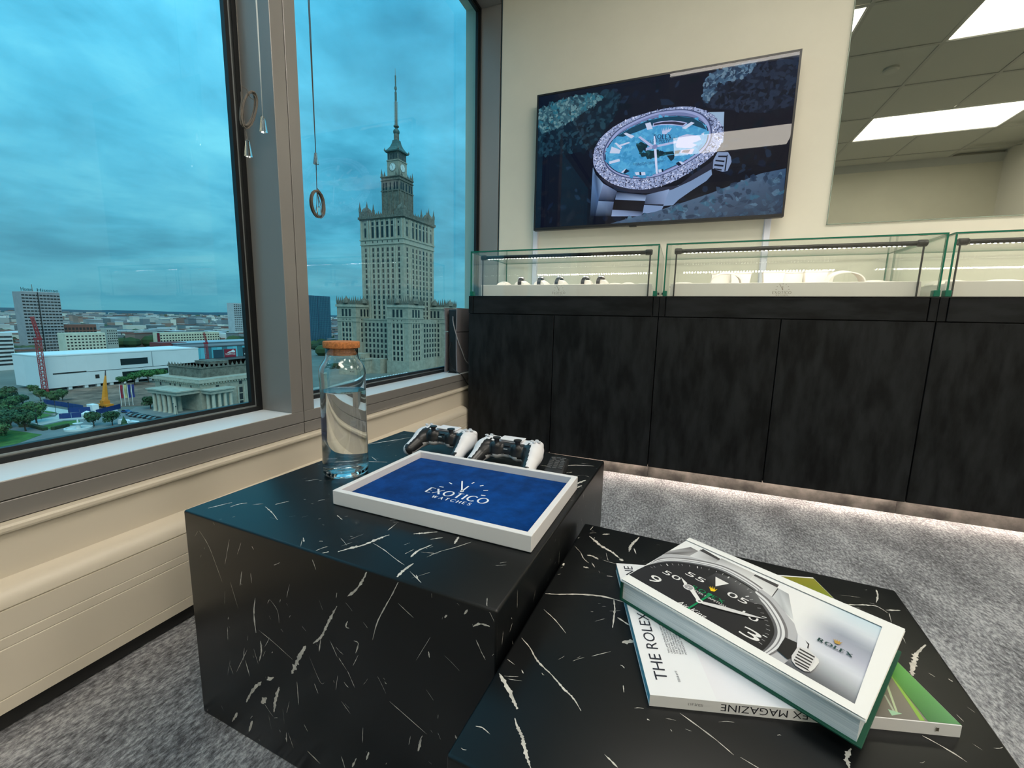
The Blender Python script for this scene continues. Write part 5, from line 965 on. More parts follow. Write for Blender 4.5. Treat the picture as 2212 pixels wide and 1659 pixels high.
m = MB().tube(smooth_curve([(-1.16, 2.047, .60), (-1.163, 2.036, .56), (-1.158, 2.034, .51), (-1.145, 2.04, .46), (-1.10, 2.03, .4365), (-1.084, 2.045, .42), (-1.072, 2.06, .385), (-1.066, 2.09, .362)], 8, False), .0022, 8); solo('cable', m, M_bplast, (-1.16, 2.047, .6), 'thin black cable running from the console over the sill edge', 'cable', smooth=True)
# ------------------------------------------------------------------ the city outside, at its real distances
G = -47.0
M_stone = mat('pale_sandstone', srgb(158, 153, 138), .85, var=(.35, .82, 1.12, 8.0), bump=(2.0, .3, .3))
M_stone2 = mat('sandstone_trim', srgb(170, 165, 150), .85, var=(.5, .85, 1.1))
M_stoned = mat('weathered_sandstone', srgb(112, 110, 100), .9, var=(.6, .65, 1.2, 8.0), bump=(2.0, .4, .3))
M_win = mat('dark_window_glass', (.012, .022, .026), .25)
M_copper = mat('patina_roof', srgb(70, 96, 92), .6, var=(.8, .7, 1.2)); M_mast = mat('mast_steel', srgb(120, 110, 96), .6)
UW = MB().box(-.5, .5, -.06, .10, -.5, .5).mesh('window', M_win)        # unit window facing -y
def put_window(parent, inv, x, y, z, w, h, face):
    o = link(bpy.data.objects.new('window', UW), parent); o.location = inv @ Vector((x, y, z)); o.scale = (w, 1, h)
    if face == 'x': o.rotation_euler = (0, 0, R(90))
    return o
def face_pt(cx, cy, half, t, face):
    """point at offset t along the -y face or the +x face of a square block"""
    return (cx + t, cy - half) if face == 'y' else (cx + half, cy + t)
UP = MB().box(-.5, .5, -.5, .5, 0, .35).add([(-.36, -.36, .35), (.36, -.36, .35), (.36, .36, .35), (-.36, .36, .35), (0, 0, 1)], [(0, 1, 4), (1, 2, 4), (2, 3, 4), (3, 0, 4), (3, 2, 1, 0)]).mesh('pinnacle', M_stoned)
def put_pinnacle(parent, inv, x, y, z, w, h):
    o = link(bpy.data.objects.new('pinnacle', UP), parent); o.location = inv @ Vector((x, y, z)); o.scale = (w, w, h)

def palace():
    e = empty('palace_tower', (-241, 331, G), -1.8, 'tall pale stone palace skyscraper with clock tower and needle spire', 'tower')
    z = lambda w: w - G        # world height to local
    P = lambda nm, mb, mt, par=e, **k: mb.build(nm, mt, par, local=True, **k)
    Z4 = Matrix()
    # shaft
    sh = P('shaft', MB().box(-22.3, 22.3, -22.3, 22.3, 0, z(60.3)), M_stone)
    m = MB()
    fr = [.114, .295, .408, .523, .641, .751, .90]
    for f in ('y', 'x'):
        for q in (.245, .352, .465, .582, .696, .806, .185, .845):
            t = (-22.3 + 44.6 * q) if f == 'y' else (-22.3 + 44.6 * q); a, b = face_pt(0, 0, 22.3, t, f); s_ = .45 if f == 'y' else .45
            m.box(a - (.55 if f == 'y' else .5), a + (.55 if f == 'y' else .5), b - .5, b + .5, z(-20), z(58.6))
    P('pilasters', m, M_stone2, sh)['kind'] = 'stuff'
    m = MB()
    for f in ('y', 'x'):
        for k in range(15):
            zz = z(56.2 - 4.4 * k)
            for q in fr:
                a, b = face_pt(0, 0, 22.3, -22.3 + 44.6 * q, f)
                if f == 'y': m.box(a - .85, a + .85, b - .12, b + .1, zz - 1.5, zz + 1.5)
                else: m.box(a - .1, a + .12, b - .85, b + .85, zz - 1.5, zz + 1.5)
    P('shaft_windows', m, M_win, sh)['kind'] = 'stuff'
    P('ledge', MB().box(-23, 23, -23, 23, z(60.3), z(61.0)).box(-22.6, 22.6, -22.6, 22.6, z(61), z(64.2)).box(-23.2, 23.2, -23.2, 23.2, z(64.2), z(65.0)), M_stone2)
    lf = P('gallery_storey', MB().box(-22.4, 22.4, -22.4, 22.4, z(65), z(80.6)), M_stone)
    for f in ('y', 'x'):
        for i, q in enumerate(fr):
            a, b = face_pt(0, 0, 22.4, -22.3 + 44.6 * q, f)
            put_window(lf, Z4, a, b, z(70.6) - (0), 2.4 if 0 < i < 6 else 1.7, 9.0 if 0 < i < 6 else 7.6, f); put_window(lf, Z4, a, b, z(77.6), 2.2 if 0 < i < 6 else 1.2, 2.8 if 0 < i < 6 else 1.8, f)
            put_window(lf, Z4, a, b - (.2 if f == 'y' else 0), z(62.7), .9, 1.8, f)
    m = MB()
    for f in ('y', 'x'):
        for q in (.19, .24, .352, .465, .582, .696, .806, .845, .02, .98):
            a, b = face_pt(0, 0, 22.4, -22.3 + 44.6 * q, f); m.box(a - .7, a + .7, b - .7, b + .7, z(65), z(80.4))
    P('gallery_piers', m, M_stone2, lf)['kind'] = 'stuff'
    P('cornice', MB().box(-22.9, 22.9, -22.9, 22.9, z(80.6), z(81.6)).box(-23.8, 23.8, -23.8, 23.8, z(81.6), z(83.5)), M_stoned)
    for sx in (-1, 1):
        for sy in (-1, 1):
            if sx < 0 and sy > 0: continue
            a = P('corner_attic', MB().box(sx * 23 - (9 if sx > 0 else 0), sx * 23 + (9 if sx < 0 else 0), sy * 23 - (9 if sy > 0 else 0), sy * 23 + (9 if sy < 0 else 0), z(83.5), z(88)), M_stoned)
            cx, cy = sx * 18.5, sy * 18.5
            MB().lathe([(4.3, 0), (4.0, 1.6), (3.0, 3.0), (1.4, 4.0), (.3, 5.4), (.05, 6.6)], 12, (cx, cy, z(88))).build('attic_crest', M_stoned, a, local=True, smooth=True)
            for dx, dy in ((-1, -1), (1, -1), (1, 1), (-1, 1)): put_pinnacle(a, Z4, cx + dx * 3.9, cy + dy * 3.9, z(88), 1.5, 8.6)
    for f in ('y', 'x'):
        for i in range(13):
            t = -12.5 + 25 * i / 12; a, b = face_pt(0, 0, 23, t, f); put_pinnacle(e, Z4, a, b, z(83.5), 1.25, 4.2 if i % 2 else 3.0)
    # upper block with arches
    ub = P('upper_block', MB().box(-9.5, 9.5, -9.5, 9.5, z(83.5), z(118.4)).box(-10, 10, -10, 10, z(106.6), z(107.4)).box(-10.1, 10.1, -10.1, 10.1, z(115.4), z(116)).box(-10.2, 10.2, -10.2, 10.2, z(118), z(118.8)), M_stoned)
    for f in ('y', 'x'):
        for q in (-7.2, -4.3, 0, 4.3, 7.2):
            a, b = face_pt(0, 0, 9.5, q, f); put_window(ub, Z4, a, b, z(110.8), 1.7, 6.0, f)
        for q in (-8.6, -2.2, 2.2, 8.6):
            a, b = face_pt(0, 0, 9.5, q, f); MB().box(a - .5, a + .5, b - .5, b + .5, z(84), z(106.6)).build('buttress', M_stoned, ub, local=True)
    for dx, dy, h in ((-9.2, -9.2, 7), (9.2, -9.2, 7), (9.2, 9.2, 7), (-6, -9.4, 4.5), (6, -9.4, 4.5), (9.4, -6, 4.5), (9.4, 6, 4.5), (9.4, 2.5, 4)): put_pinnacle(ub, Z4, dx, dy, z(118.8), 1.2, h)
    for dx, dy, h in ((3.5, -14, 15), (13, -13, 13), (14, -4, 15), (9, -14, 10)): put_pinnacle(ub, Z4, dx, dy, z(84), 2.2, h)
    cb = P('clock_block', MB().box(-5.9, 5.9, -5.9, 5.9, z(118.4), z(132.6)).box(-6.3, 6.3, -6.3, 6.3, z(132.2), z(133)), M_stone)
    P('clock_stage_piers', MB().box(-5.6, 5.6, -5.6, 5.6, z(133), z(139.6)), M_stoned)
    for f in ('y', 'x'):
        for q in (-4.2, -2.5, -.8, .8, 2.5, 4.2):
            a, b = face_pt(0, 0, 5.6, q, f); put_window(cb, Z4, a, b, z(136), .8, 4.4, f)
        # clock: faces -y or +x
        c = empty('clock', (0, -6.0, z(127.2)) if f == 'y' else (6.0, 0, z(127.2)), 0 if f == 'y' else 90); c.parent = cb
        disc = lambda r, y0, y1, n=36: MB().add([(r * math.cos(2 * math.pi * i / n), y, r * math.sin(2 * math.pi * i / n)) for y in (y0, y1) for i in range(n)], [tuple(range(n)), tuple(range(2 * n - 1, n - 1, -1))] + [(i, n + i, n + (i + 1) % n, (i + 1) % n) for i in range(n)])
        m = disc(3.45, -.08, .0); m.build('rim', M_stoned, c, local=True)
        m = disc(3.1, -.14, -.08); m.build('dial', mat('clock_dial_white', srgb(226, 230, 226), .5), c, local=True)
        m = MB()
        for i in range(12):
            a = 2 * math.pi * i / 12; m.add([(r_ * math.cos(a) + s_ * .16 * -math.sin(a), -.16, r_ * math.sin(a) + s_ * .16 * math.cos(a)) for r_, s_ in ((2.3, -1), (2.8, -1), (2.8, 1), (2.3, 1))], [(0, 1, 2, 3)])
        m.add([(-.2, -.18, .0), (.2, -.18, .0), (.12, -.18, -1.9), (-.12, -.18, -1.9)], [(0, 1, 2, 3)]); m.add([(-.12, -.18, -.1), (.14, -.18, .1), (-1.3, -.18, 2.2), (-1.5, -.18, 2.1)], [(0, 1, 2, 3)])
        m.build('hands_and_marks', mat('clock_hands_black', (.01, .012, .015), .5), c, local=True, fixn=False)
    rf = MB(); rp = [(7.2, 139.6), (7.3, 140.6), (5.6, 142.2), (4.0, 144.6), (2.9, 147.4), (2.4, 150.2)]; vs = []; fs = []
    for r_, zz in rp: vs += [(-r_, -r_, z(zz)), (r_, -r_, z(zz)), (r_, r_, z(zz)), (-r_, r_, z(zz))]
    for j in range(len(rp) - 1):
        for i in range(4): fs.append((j * 4 + i, j * 4 + (i + 1) % 4, j * 4 + 4 + (i + 1) % 4, j * 4 + 4 + i))
    fs += [(3, 2, 1, 0), (20, 21, 22, 23)]; P('flared_roof', rf.add(vs, fs), M_copper)
    for dx, dy in ((-7.2, -7.2), (7.2, -7.2), (7.2, 7.2)): put_pinnacle(e, Z4, dx, dy, z(140.6), .9, 2.4)
    P('lantern', MB().lathe([(2.3, 0), (2.2, 5)], 12, (0, 0, z(150.2))), M_stoned)
    P('onion_dome', MB().lathe([(2.0, 0), (2.6, 1.0), (2.75, 2.2), (2.2, 3.6), (1.2, 4.4), (.9, 5.2)], 20, (0, 0, z(155.2))), M_copper, smooth=True)
    P('ring_platform', MB().lathe([(1.0, 0), (2.2, .7), (2.3, 1.5), (1.1, 1.7)], 20, (0, 0, z(160.4))), M_stoned, smooth=True)
    sp = P('spire_mast', MB().tube([(0, 0, z(161.5)), (0, 0, z(183))], [.95, .62], 8), M_mast)
    P('aerial_drum', MB().tube([(0, 0, z(182)), (0, 0, z(188.4))], .95, 8), M_copper, sp); P('aerial_ball', MB().ball((0, 0, z(191.6)), (1.1, 1.1, 1.8)), M_copper, sp)
    P('upper_mast', MB().tube([(0, 0, z(188)), (0, 0, z(201.3))], [.45, .6], 8), M_copper, sp); P('needle', MB().tube([(0, 0, z(201)), (0, 0, z(207))], [.22, .1], 6), M_mast, sp)
    m = MB()
    for k in range(9):
        zz = z(163.5 + k * 2.1)
        for a in (0, 1.571, 3.142, 4.712): m.tube([(0, 0, zz), (2.0 * math.cos(a), 2.0 * math.sin(a), zz)], .13, 4); m.tube([(1.9 * math.cos(a), 1.9 * math.sin(a), zz - .6), (1.9 * math.cos(a), 1.9 * math.sin(a), zz + .6)], .16, 4)
    P('side_aerials', m, M_mast, sp)['kind'] = 'stuff'
    # three wings in view
    for wx, wy in ((27, -27), (-27, -27), (27, 27)):
        w = P('corner_wing', MB().box(wx - 10.5, wx + 10.5, wy - 10.5, wy + 10.5, 0, z(7.7)), M_stone)
        MB().box(wx - 11.2, wx + 11.2, wy - 11.2, wy + 11.2, 0, z(-36)).build('plinth_storey', M_stone, w, local=True)
        m = MB().box(wx - 10.9, wx + 10.9, wy - 10.9, wy + 10.9, z(-4.8), z(-4.3)).box(wx - 10.9, wx + 10.9, wy - 10.9, wy + 10.9, z(-1.3), z(-.7)); m.build('string_course', M_stone2, w, local=True)
        MB().box(wx - 11.3, wx + 11.3, wy - 11.3, wy + 11.3, z(7.7), z(9.6)).build('wing_cornice', M_stone2, w, local=True)
        MB().box(wx - 10.6, wx + 10.6, wy - 10.6, wy + 10.6, z(9.6), z(11.6)).build('attic_wall', M_stoned, w, local=True)
        for f in ('y', 'x'):
            for q in (-3.9, 0, 3.9):
                a, b = face_pt(wx, wy, 10.5, q, f)
                for zz in (-7.2, -11.9, -16.4, -20.8, -25.3, -29.8, -34.2):
                    if wx < 0 and zz < -25: continue
                    put_window(w, Z4, a, b, z(zz), 1.9, 2.9, f)
                put_window(w, Z4, a, b, z(2.8), 2.1, 6.2, f); put_window(w, Z4, a, b, z(-3.0), .7, 1.0, f)
            for q in (-1.95, 1.95, -5.6, 5.6):
                a, b = face_pt(wx, wy, 10.5, q, f); MB().box(a - .45, a + .45, b - .45, b + .45, z(-36), z(-5)).build('pier', M_stone2, w, local=True)
            for i in range(11):
                a, b = face_pt(wx, wy, 10.4, -10.2 + 20.4 * i / 10, f)
                if abs(i - 5) > 1: put_pinnacle(w, Z4, a, b, z(11.0), 1.0, 5.4 + (1.2 if i % 3 == 0 else 0))
            a, b = face_pt(wx, wy, 10.0, 0, f); MB().lathe([(3.0, 0), (2.8, 2.0), (1.9, 3.6), (.6, 4.8), (.1, 6.2)], 10, (a, b, z(11))).build('attic_crest', M_stoned, w, local=True, smooth=True)
    for cx, cy, hx, hy, f in ((0, -24, 16.6, 6, 'y'), (24, 0, 6, 16.6, 'x')):
        w = P('link_block', MB().box(cx - hx, cx + hx, cy - hy, cy + hy, 0, z(-3)).box(cx - hx, cx + hx, cy - hy - (.4 if f == 'y' else 0), cy + hy, z(-3), z(-1.8)), M_stone)
        for q in range(7):
            t = -12.6 + 4.2 * q
            for k in range(7):
                a, b = (cx + t, cy - hy) if f == 'y' else (cx + hx, cy + t); put_window(w, Z4, a, b, z(-7.0 - 4.5 * k), 2.0, 2.9, f)
    pv = P('side_pavilion', MB().box(-28, 3, -50, -34, 0, z(-36)).box(-28.5, 3.5, -50.5, -34, z(-36), z(-35)).box(-28, -4, -47, -36, z(-35), z(-31)).box(3, 12, -42, -30, 0, z(-35)), M_stone)
    for q in (-7, -3.5, 0): put_window(pv, Z4, q, -50, z(-40.5), 1.6, 3.2, 'y')
    for k in range(8): put_pinnacle(pv, Z4, -12 + 2 * k, -49.6, z(-35), .8, 2.0)
palace()
M_tent = mat('white_canvas', srgb(222, 226, 226), .7)
tent = MB().box(-1.3, 1.3, -1.3, 1.3, .0, 2.2).add([(-1.6, -1.6, 2.2), (1.6, -1.6, 2.2), (1.6, 1.6, 2.2), (-1.6, 1.6, 2.2), (0, 0, 3.3)], [(0, 1, 4), (1, 2, 4), (2, 3, 4), (3, 0, 4), (3, 2, 1, 0)]).mesh('market_tent', M_tent)
for i in range(15):
    o = link(bpy.data.objects.new('market_tent', tent)); o.location = (-203.5, 240 + 3.4 * i, G); tag(o, '%s small white tent from the left in the row before the palace' % ORD[i], 'tent', 'white tents before the palace')

# ---- theatre block with two porticoes
def column_mesh(r, h): return MB().lathe([(r * 1.25, 0), (r * 1.2, .35), (r, .6), (r * .86, h - .9), (r * 1.0, h - .8), (r * 1.2, h - .35), (r * 1.25, h)], 14).mesh('column', M_stone2, smooth=40)
def theatre():
    e = empty('theatre', (-231, 152, G), 0, 'low stone theatre block with two columned porticoes and a crenellated attic', 'building')
    inv = mat_of(e).inverted()
    mb = MB().box(-248.6, -214, 134.6, 200, G, -33.6); b = mb.build('main_block', M_stone, e)
    MB().box(-249.6, -213, 133.6, 201, -33.6, -32.8).box(-249.0, -213.6, 134.2, 200.4, -32.8, -31.8).build('cornice', M_stone2, e)
    m = MB(); 
    for i in range(24): m.box(-248 + 1.45 * i, -247.3 + 1.45 * i, 133.9, 134.6, -34.4, -33.6)
    for i in range(30): m.box(-214, -213.3, 135.4 + 1.45 * i, 136.1 + 1.45 * i, -34.4, -33.6)
    m.build('dentils', M_stone2, e)['kind'] = 'stuff'
    for x in (-244, -236.4, -232.8, -228.8, -220.7): put_window(b, inv, x, 134.6, -35.7, 1.0, 1.5, 'y')
    for y, zz, w, h in ((142.9, -36.2, 1.6, 1.7), (155.1, -35.5, 1.7, 1.8), (155.1, -39.4, 1.9, 2.8), (155.0, -43.0, 1.9, 3.2), (155.0, -46.0, 1.9, 1.6), (164, -35.5, 1.7, 1.8), (164, -39.4, 1.9, 2.8)): put_window(b, inv, -214, y, zz, w, h, 'x')
    MB().box(-213.9, -213.6, 153.0, 153.6, G, -37.4).box(-213.9, -213.6, 156.5, 157.1, G, -37.4).build('window_surround', M_stone2, e)
    a = MB().box(-244.8, -220, 139.3, 196, -31.8, -26.6).box(-245.2, -219.6, 138.9, 196.4, -27.2, -26.6).build('attic_storey', M_stoned, e)
    for i in range(11): put_pinnacle(a, inv, -244.4 + 2.4 * i, 139.5, -26.6, .8, 1.9)
    for i in range(16): put_pinnacle(a, inv, -220.2, 141.5 + 2.4 * i, -26.6, .8, 1.9)
    for k in range(2): MB().box(-241 + 7 * k, -236 + 7 * k, 150, 160, -26.6, -25).build('roof_house', M_stoned, a)
    cmh = column_mesh(.85, 8.9)
    pa = MB().box(-236.2, -214.6, 124.4, 134.6, -38.1, -36.6).box(-236.8, -214.0, 123.8, 134.6, -36.6, -36.0).build('portico_roof', M_stone2, e)
    for x, y in ((-233.6, 125.6), (-229.9, 125.6), (-226.2, 125.6), (-222.5, 125.6), (-218.8, 125.6), (-222.5, 130), (-233.6, 130.5)):
        o = link(bpy.data.objects.new('column', cmh), pa); o.location = mat_of(pa).inverted() @ Vector((x, y, G))
    pb = MB().box(-214, -206.9, 134.8, 146.4, -38.3, -36.8).box(-214, -206.3, 134.2, 147, -36.8, -36.2).build('portico_roof', M_stone2, e)
    for x, y in ((-208.1, 136.6), (-208.1, 139.5), (-208.1, 142.3), (-208.1, 145.2), (-212, 136.6)):
        o = link(bpy.data.objects.new('column', cmh), pb); o.location = mat_of(pb).inverted() @ Vector((x, y, G))
theatre()

# ---- white museum slab
def museum():
    M_mw = mat('white_concrete', srgb(214, 218, 220), .6, var=(.06, .96, 1.03)); e = empty('museum', (-354, 170, G), 0, 'long plain white museum slab raised on short columns', 'building')
    MB().box(-371, -338, 128, 213.6, -45.3, -26.8).build('upper_volume', M_mw, e)
    MB().box(-368, -342, 132, 210, G, -45.3).build('ground_floor', mat('shaded_glazing', (.03, .045, .05), .4), e)
    MB().box(-371.2, -337.8, 127.8, 213.8, -26.8, -26.2).box(-340, -338.2, 130, 212, -26.2, -25.9).build('roof_edge', mat('roof_white', srgb(224, 228, 230), .6), e)
    MB().box(-338.05, -337.9, 131.8, 147, -37.4, -36.6).build('slit', M_win, e); MB().box(-338.05, -337.95, 147, 198, -37.45, -37.15).build('slit', M_win, e)
    for y0, y1, z0, z1 in ((164.7, 180.1, -34.9, -30.8), (151, 153, -41.9, -39.5), (165, 192, -42.6, -39.2)): MB().box(-338.1, -337.9, y0, y1, z0, z1).build('window', M_win, e)
    MB().box(-338.05, -337.9, 182.6, 183.0, -37, -27).build('joint', mat('joint_grey', srgb(140, 150, 156), .7), e)
    for y in (138, 145.5, 151.5, 158.2, 165, 172, 180): MB().box(-340.5, -338.3, y, y + 1.7, G, -45.3).build('column', M_mw, e)
museum()

# ---- buildings further off
def slab(name, label, x, y0, y1, top, depth, col, floor_h=3.1, band=1.5, cols=0, win=None, gap=.35, extra=None, start=None, zmin=-44, cat='building'):
    e = empty(name, (x - depth / 2, (y0 + y1) / 2, G), 0, label, cat)
    mt = mat('facade_%d_%d_%d' % tuple(int(c * 999) for c in col), col, .75, var=(.15, .9, 1.06)); MB().box(x - depth, x, y0, y1, G, top).build('walls', mt, e)
    w_ = win or M_win; zz = top - (start if start else floor_h * .8)
    while zz - band > zmin:
        if cols:
            m = MB(); step = (y1 - y0) / cols
            for i in range(cols): m.box(x - .05, x + .12, y0 + step * (i + gap / 2), y0 + step * (i + 1 - gap / 2), zz - band, zz)
            m.build('window_row', w_, e)['kind'] = 'stuff'
        else: MB().box(x - .05, x + .12, y0 + .3, y1 - .3, zz - band, zz).build('window_band', w_, e)
        zz -= floor_h
    return e
M_bluewin = mat('blue_window_glass', (.03, .09, .13), .2)
h = slab('hotel_tower', 'tall grey banded hotel tower with rooftop lettering', -600, 219.2, 247.5, 16.4, 16, srgb(150, 152, 156), 3.1, 1.35, 11, gap=.22)
MB().box(-599.9, -599.6, 230.6, 231.4, G, 16.4).build('joint', M_win, h); MB().box(-600, -599.8, 219.2, 247.5, 16.2, 17).build('parapet', mat('parapet_grey', srgb(176, 180, 184), .7), h)
M_sign = mat('sign_dark_teal', (.01, .07, .08), .5)
for body, y, w, hh in (('Home.', 219.8, 8.6, 3.4), ('Hisense', 231.2, 15.6, 3.0)):
    V, F = text_polys(body, y, 17.2, w, hh); MB().add([(-600, a, b) for a, b in V] + [(-600.4, a, b) for a, b in V], F + [tuple(i + len(V) for i in f) for f in F]).build('roof_lettering', M_sign, h, fixn=False)
MB().tube([(-606, 230, 16), (-606, 230, 24)], .25, 6).build('aerial', M_mast, h)
slab('office_block', 'white banded office block at the left edge of the window view', -480, 140, 167.4, -18.4, 20, srgb(206, 210, 210), 3.0, 1.4)
slab('apartment_block', 'cream apartment block with dark windows to the right of the hotel tower', -560, 231, 262.6, -23, 14, srgb(206, 204, 184), 3.1, 1.3, 11, gap=.45)
slab('brick_block', 'red brown building behind the cream apartment block', -604, 249, 276, -15.7, 16, srgb(120, 76, 66), 4.0, 2.6, 9, gap=.35)
slab('grey_block', 'grey office block right of the red brown building', -650, 306.4, 317, -21.7, 12, srgb(172, 172, 164), 3.1, 1.3, 5, gap=.5)
b = slab('cream_block', 'long cream office block with a dark red banner at its end', -640, 357.4, 436.6, -28, 14, srgb(206, 202, 178), 3.6, 1.5, 22, gap=.45)
MB().box(-640.2, -639.4, 354.6, 357.4, -44, -28).build('banner', mat('banner_red', srgb(110, 24, 40), .6), b)
t_ = slab('apartment_tower', 'slim grey apartment tower with aerial beside the window mullion', -700, 505, 545, 16.4, 16, srgb(176, 180, 182), 3.0, 1.3, 12, gap=.3)
MB().tube([(-702, 521, 16), (-702, 521, 46)], .4, 6).build('aerial', M_mast, t_)
g_ = slab('glass_tower', 'dark blue glass office tower left of the palace', -500, 474, 489, 27.5, 30, srgb(46, 80, 104), 3.1, 2.3, 0, M_bluewin)
MB().box(-530, -500, 489.5, 513.8, G, 27.7).build('right_half', MATS['facade_%d_%d_%d' % tuple(int(c * 999) for c in srgb(46, 80, 104))], g_)
zz = 25.5
while zz > -40: MB().box(-500.05, -499.85, 490, 513.4, zz - 2.3, zz).build('window_band', M_bluewin, g_); zz -= 3.1
for i in range(13): MB().box(-500, -499.75, 474.5 + 3.1 * i, 474.7 + 3.1 * i, G, 27.4).build('mullion', mat('mullion_light', srgb(96, 140, 160), .4), g_)
m_ = empty('shopping_mall', (-430, 290, G), 0, 'glass fronted shopping mall with a red poster behind the museum', 'building')
MB().box(-450, -420, 241, 345, G, -32.4).box(-452, -419.4, 240.4, 345.6, -32.4, -31.6).build('walls', mat('mall_grey', srgb(96, 104, 110), .6), m_)
MB().box(-450, -424, 250, 345, -31.6, -28.6).box(-451, -423, 249, 345.6, -28.6, -28.0).build('roof_storey', mat('mall_roof', srgb(150, 166, 176), .5), m_)
MB().box(-448, -430, 241.5, 262, -31.6, -27.6).build('roof_plant', mat('roof_plant_red', srgb(120, 60, 60), .7), m_)
for i in range(15):
    y = 262 + 5.2 * i
    MB().box(-420.05, -419.8, y, y + 5.0, -43.4, -33).build('glass_panel', mat('mall_glass_%d' % (i % 3), [(.10, .42, .52), (.14, .50, .60), (.05, .16, .20)][i % 3], .25), m_)
MB().box(-419.8, -419.4, 289.8, 301.5, -43.5, -35.5).build('poster', mat('poster_red', srgb(140, 26, 48), .5), m_)
V, F = text_polys('HalfPrice', 290.8, -41.4, 9.8, 2.0); MB().add([(-419.3, a, b_) for a, b_ in V], F).build('poster_lettering', M_tent, m_, fixn=False)
MB().add([(-419.3, a, b_) for a, b_ in smooth_curve([(292, -39.4), (294, -38.2), (296.5, -37.4), (298, -36.4), (299.4, -36.6), (300.6, -38), (300, -39.2), (297, -38.8), (295, -39.0)], 3)], [tuple(range(27))]).build('poster_figure', M_tent, m_, fixn=False)
MB().box(-419.8, -419.5, 309, 322, -43.5, -34.8).build('poster_dark', mat('poster_black', (.02, .025, .03), .5), m_)
for k in range(3): MB().add([(-419.4, 310.5 + 2.6 * k, -42), (-419.4, 313 + 2.6 * k, -42), (-419.4, 312.0 + 2.6 * k, -40.2 + 1.7 * k), (-419.4, 310.4 + 2.6 * k, -41.0 + 1.7 * k)], [(0, 1, 2, 3)]).build('poster_stripe', M_tent, m_, fixn=False)
MB().box(-419.8, -419.5, 279, 288.5, -43.4, -35.6).build('shop_window', mat('shop_dark', (.03, .07, .10), .3), m_)

# the rest of the town, too far and too many to count
rg = random.Random(11); m = MB(); cols = [srgb(176, 180, 178), srgb(150, 156, 160), srgb(196, 196, 186), srgb(140, 120, 112), srgb(124, 132, 138), srgb(206, 210, 208), srgb(110, 122, 126)]
for i in range(7500):
    d = 560 * (4200 / 560) ** rg.random() ** .8; az = R(rg.uniform(-76, -33)); x, y = math.sin(az) * d, math.cos(az) * d
    if -720 < x < -380 and 200 < y < 460 and d < 760: continue
    if d < 700 and az > R(-52): continue
    w, dp = rg.uniform(4, 13) * (1 + d / 6000), rg.uniform(4, 9); hgt = rg.choice((6, 8, 10, 12, 16, 20, 28 if d > 1200 else 14)) * rg.uniform(.7, 1.15); a = rg.choice((0, 0, 90, 20, -25))
    if d < 900: hgt = min(hgt, 17)
    c = rg.choice(cols); k = rg.uniform(.8, 1.1); c = tuple(v * k for v in c)
    m.box(x - dp, x + dp, y - w, y + w, G, G + hgt, rz=a, col=c)
    if rg.random() < .5: m.box(x - dp - .3, x + dp + .3, y - w - .3, y + w + .3, G + hgt, G + hgt + 1.0, rz=a, col=rg.choice((srgb(120, 74, 64), srgb(96, 100, 104), srgb(190, 196, 200))))
o = m.build('town_buildings', mat('town_facades', attr=True, rough=.85), colors=True, fixn=False); tag(o, 'distant town buildings spreading to the horizon', 'buildings', kind='stuff')
m = MB(); rg = random.Random(12); gcols = [(.022, .052, .022), (.03, .065, .026), (.018, .042, .022), (.04, .075, .03)]
for i in range(1500):
    d = 520 * (4600 / 520) ** rg.random() ** .8; az = R(rg.uniform(-76, -33)); x, y = math.sin(az) * d, math.cos(az) * d
    if -720 < x < -380 and 200 < y < 460 and d < 760: continue
    for k in range(rg.randint(2, 6)):
        px, py = x + rg.uniform(-22, 22), y + rg.uniform(-22, 22); r_ = rg.uniform(4, 8) * (1 + d / 6000); s0 = len(m.v); f0 = len(m.f)
        m.ball((px, py, G + r_ * .8), (r_ * 1.3, r_ * 1.3, r_), 7, 5); cc = rg.choice(gcols)
        for q in range(f0, len(m.f)): m.c[q] = cc
o = m.build('town_trees', mat('tree_masses', attr=True, rough=.95), colors=True, fixn=False); tag(o, 'distant tree masses among the town buildings', 'trees', kind='stuff')
# wooded rise on the horizon and the ground
m = MB(); n = 80; vs = []; fs = []; rg = random.Random(5)
for i in range(n + 1):
    a = R(-88 + 70 * i / n); hh = -6 + 4 * math.sin(i * .7) + rg.uniform(-2, 2)
    for rr, zz in ((5200, G), (6200, hh - 12), (7400, hh), (8200, G)): vs.append((math.sin(a) * rr, math.cos(a) * rr, zz))
for i in range(n):
    for j in range(3): fs.append((i * 4 + j, i * 4 + 4 + j, i * 4 + 5 + j, i * 4 + 1 + j))
struct('hills', m.add(vs, fs), mat('far_forest_haze_blue', (.020, .058, .085), .95, var=(.004, .8, 1.2)))  # blue of the distance haze is mixed into the forest colour
struct('ground', MB().add([(-9000, -3000, G), (400, -3000, G), (400, 9000, G), (-9000, 9000, G)], [(0, 1, 2, 3)]), mat('town_ground', srgb(104, 110, 104), .95, var=(.02, .75, 1.2, 8.0)))
def patch(nm, pts, col, zz, **k): struct(nm, MB().add([(a, b, G + zz) for a, b in pts], [tuple(range(len(pts)))]), mat(nm + '_surface', col, .95, **k))
patch('parking_lot', [(-205, 60), (-262, 78), (-240, 116), (-250, 126), (-214, 132), (-204, 150), (-150, 150), (-150, 60)], srgb(116, 122, 122), .03, var=(.12, .85, 1.1))
patch('footpath', [(-255.7, 89.6), (-257.3, 99.2), (-264.8, 103.5), (-277.9, 100.2), (-291.2, 108), (-268.8, 108.4), (-261.4, 105.3), (-255.5, 120.8), (-247.7, 117.5), (-244.9, 107.1), (-241.2, 101.3), (-246, 97.4), (-242.7, 88.6)], srgb(176, 182, 180), .06, var=(.3, .9, 1.08))
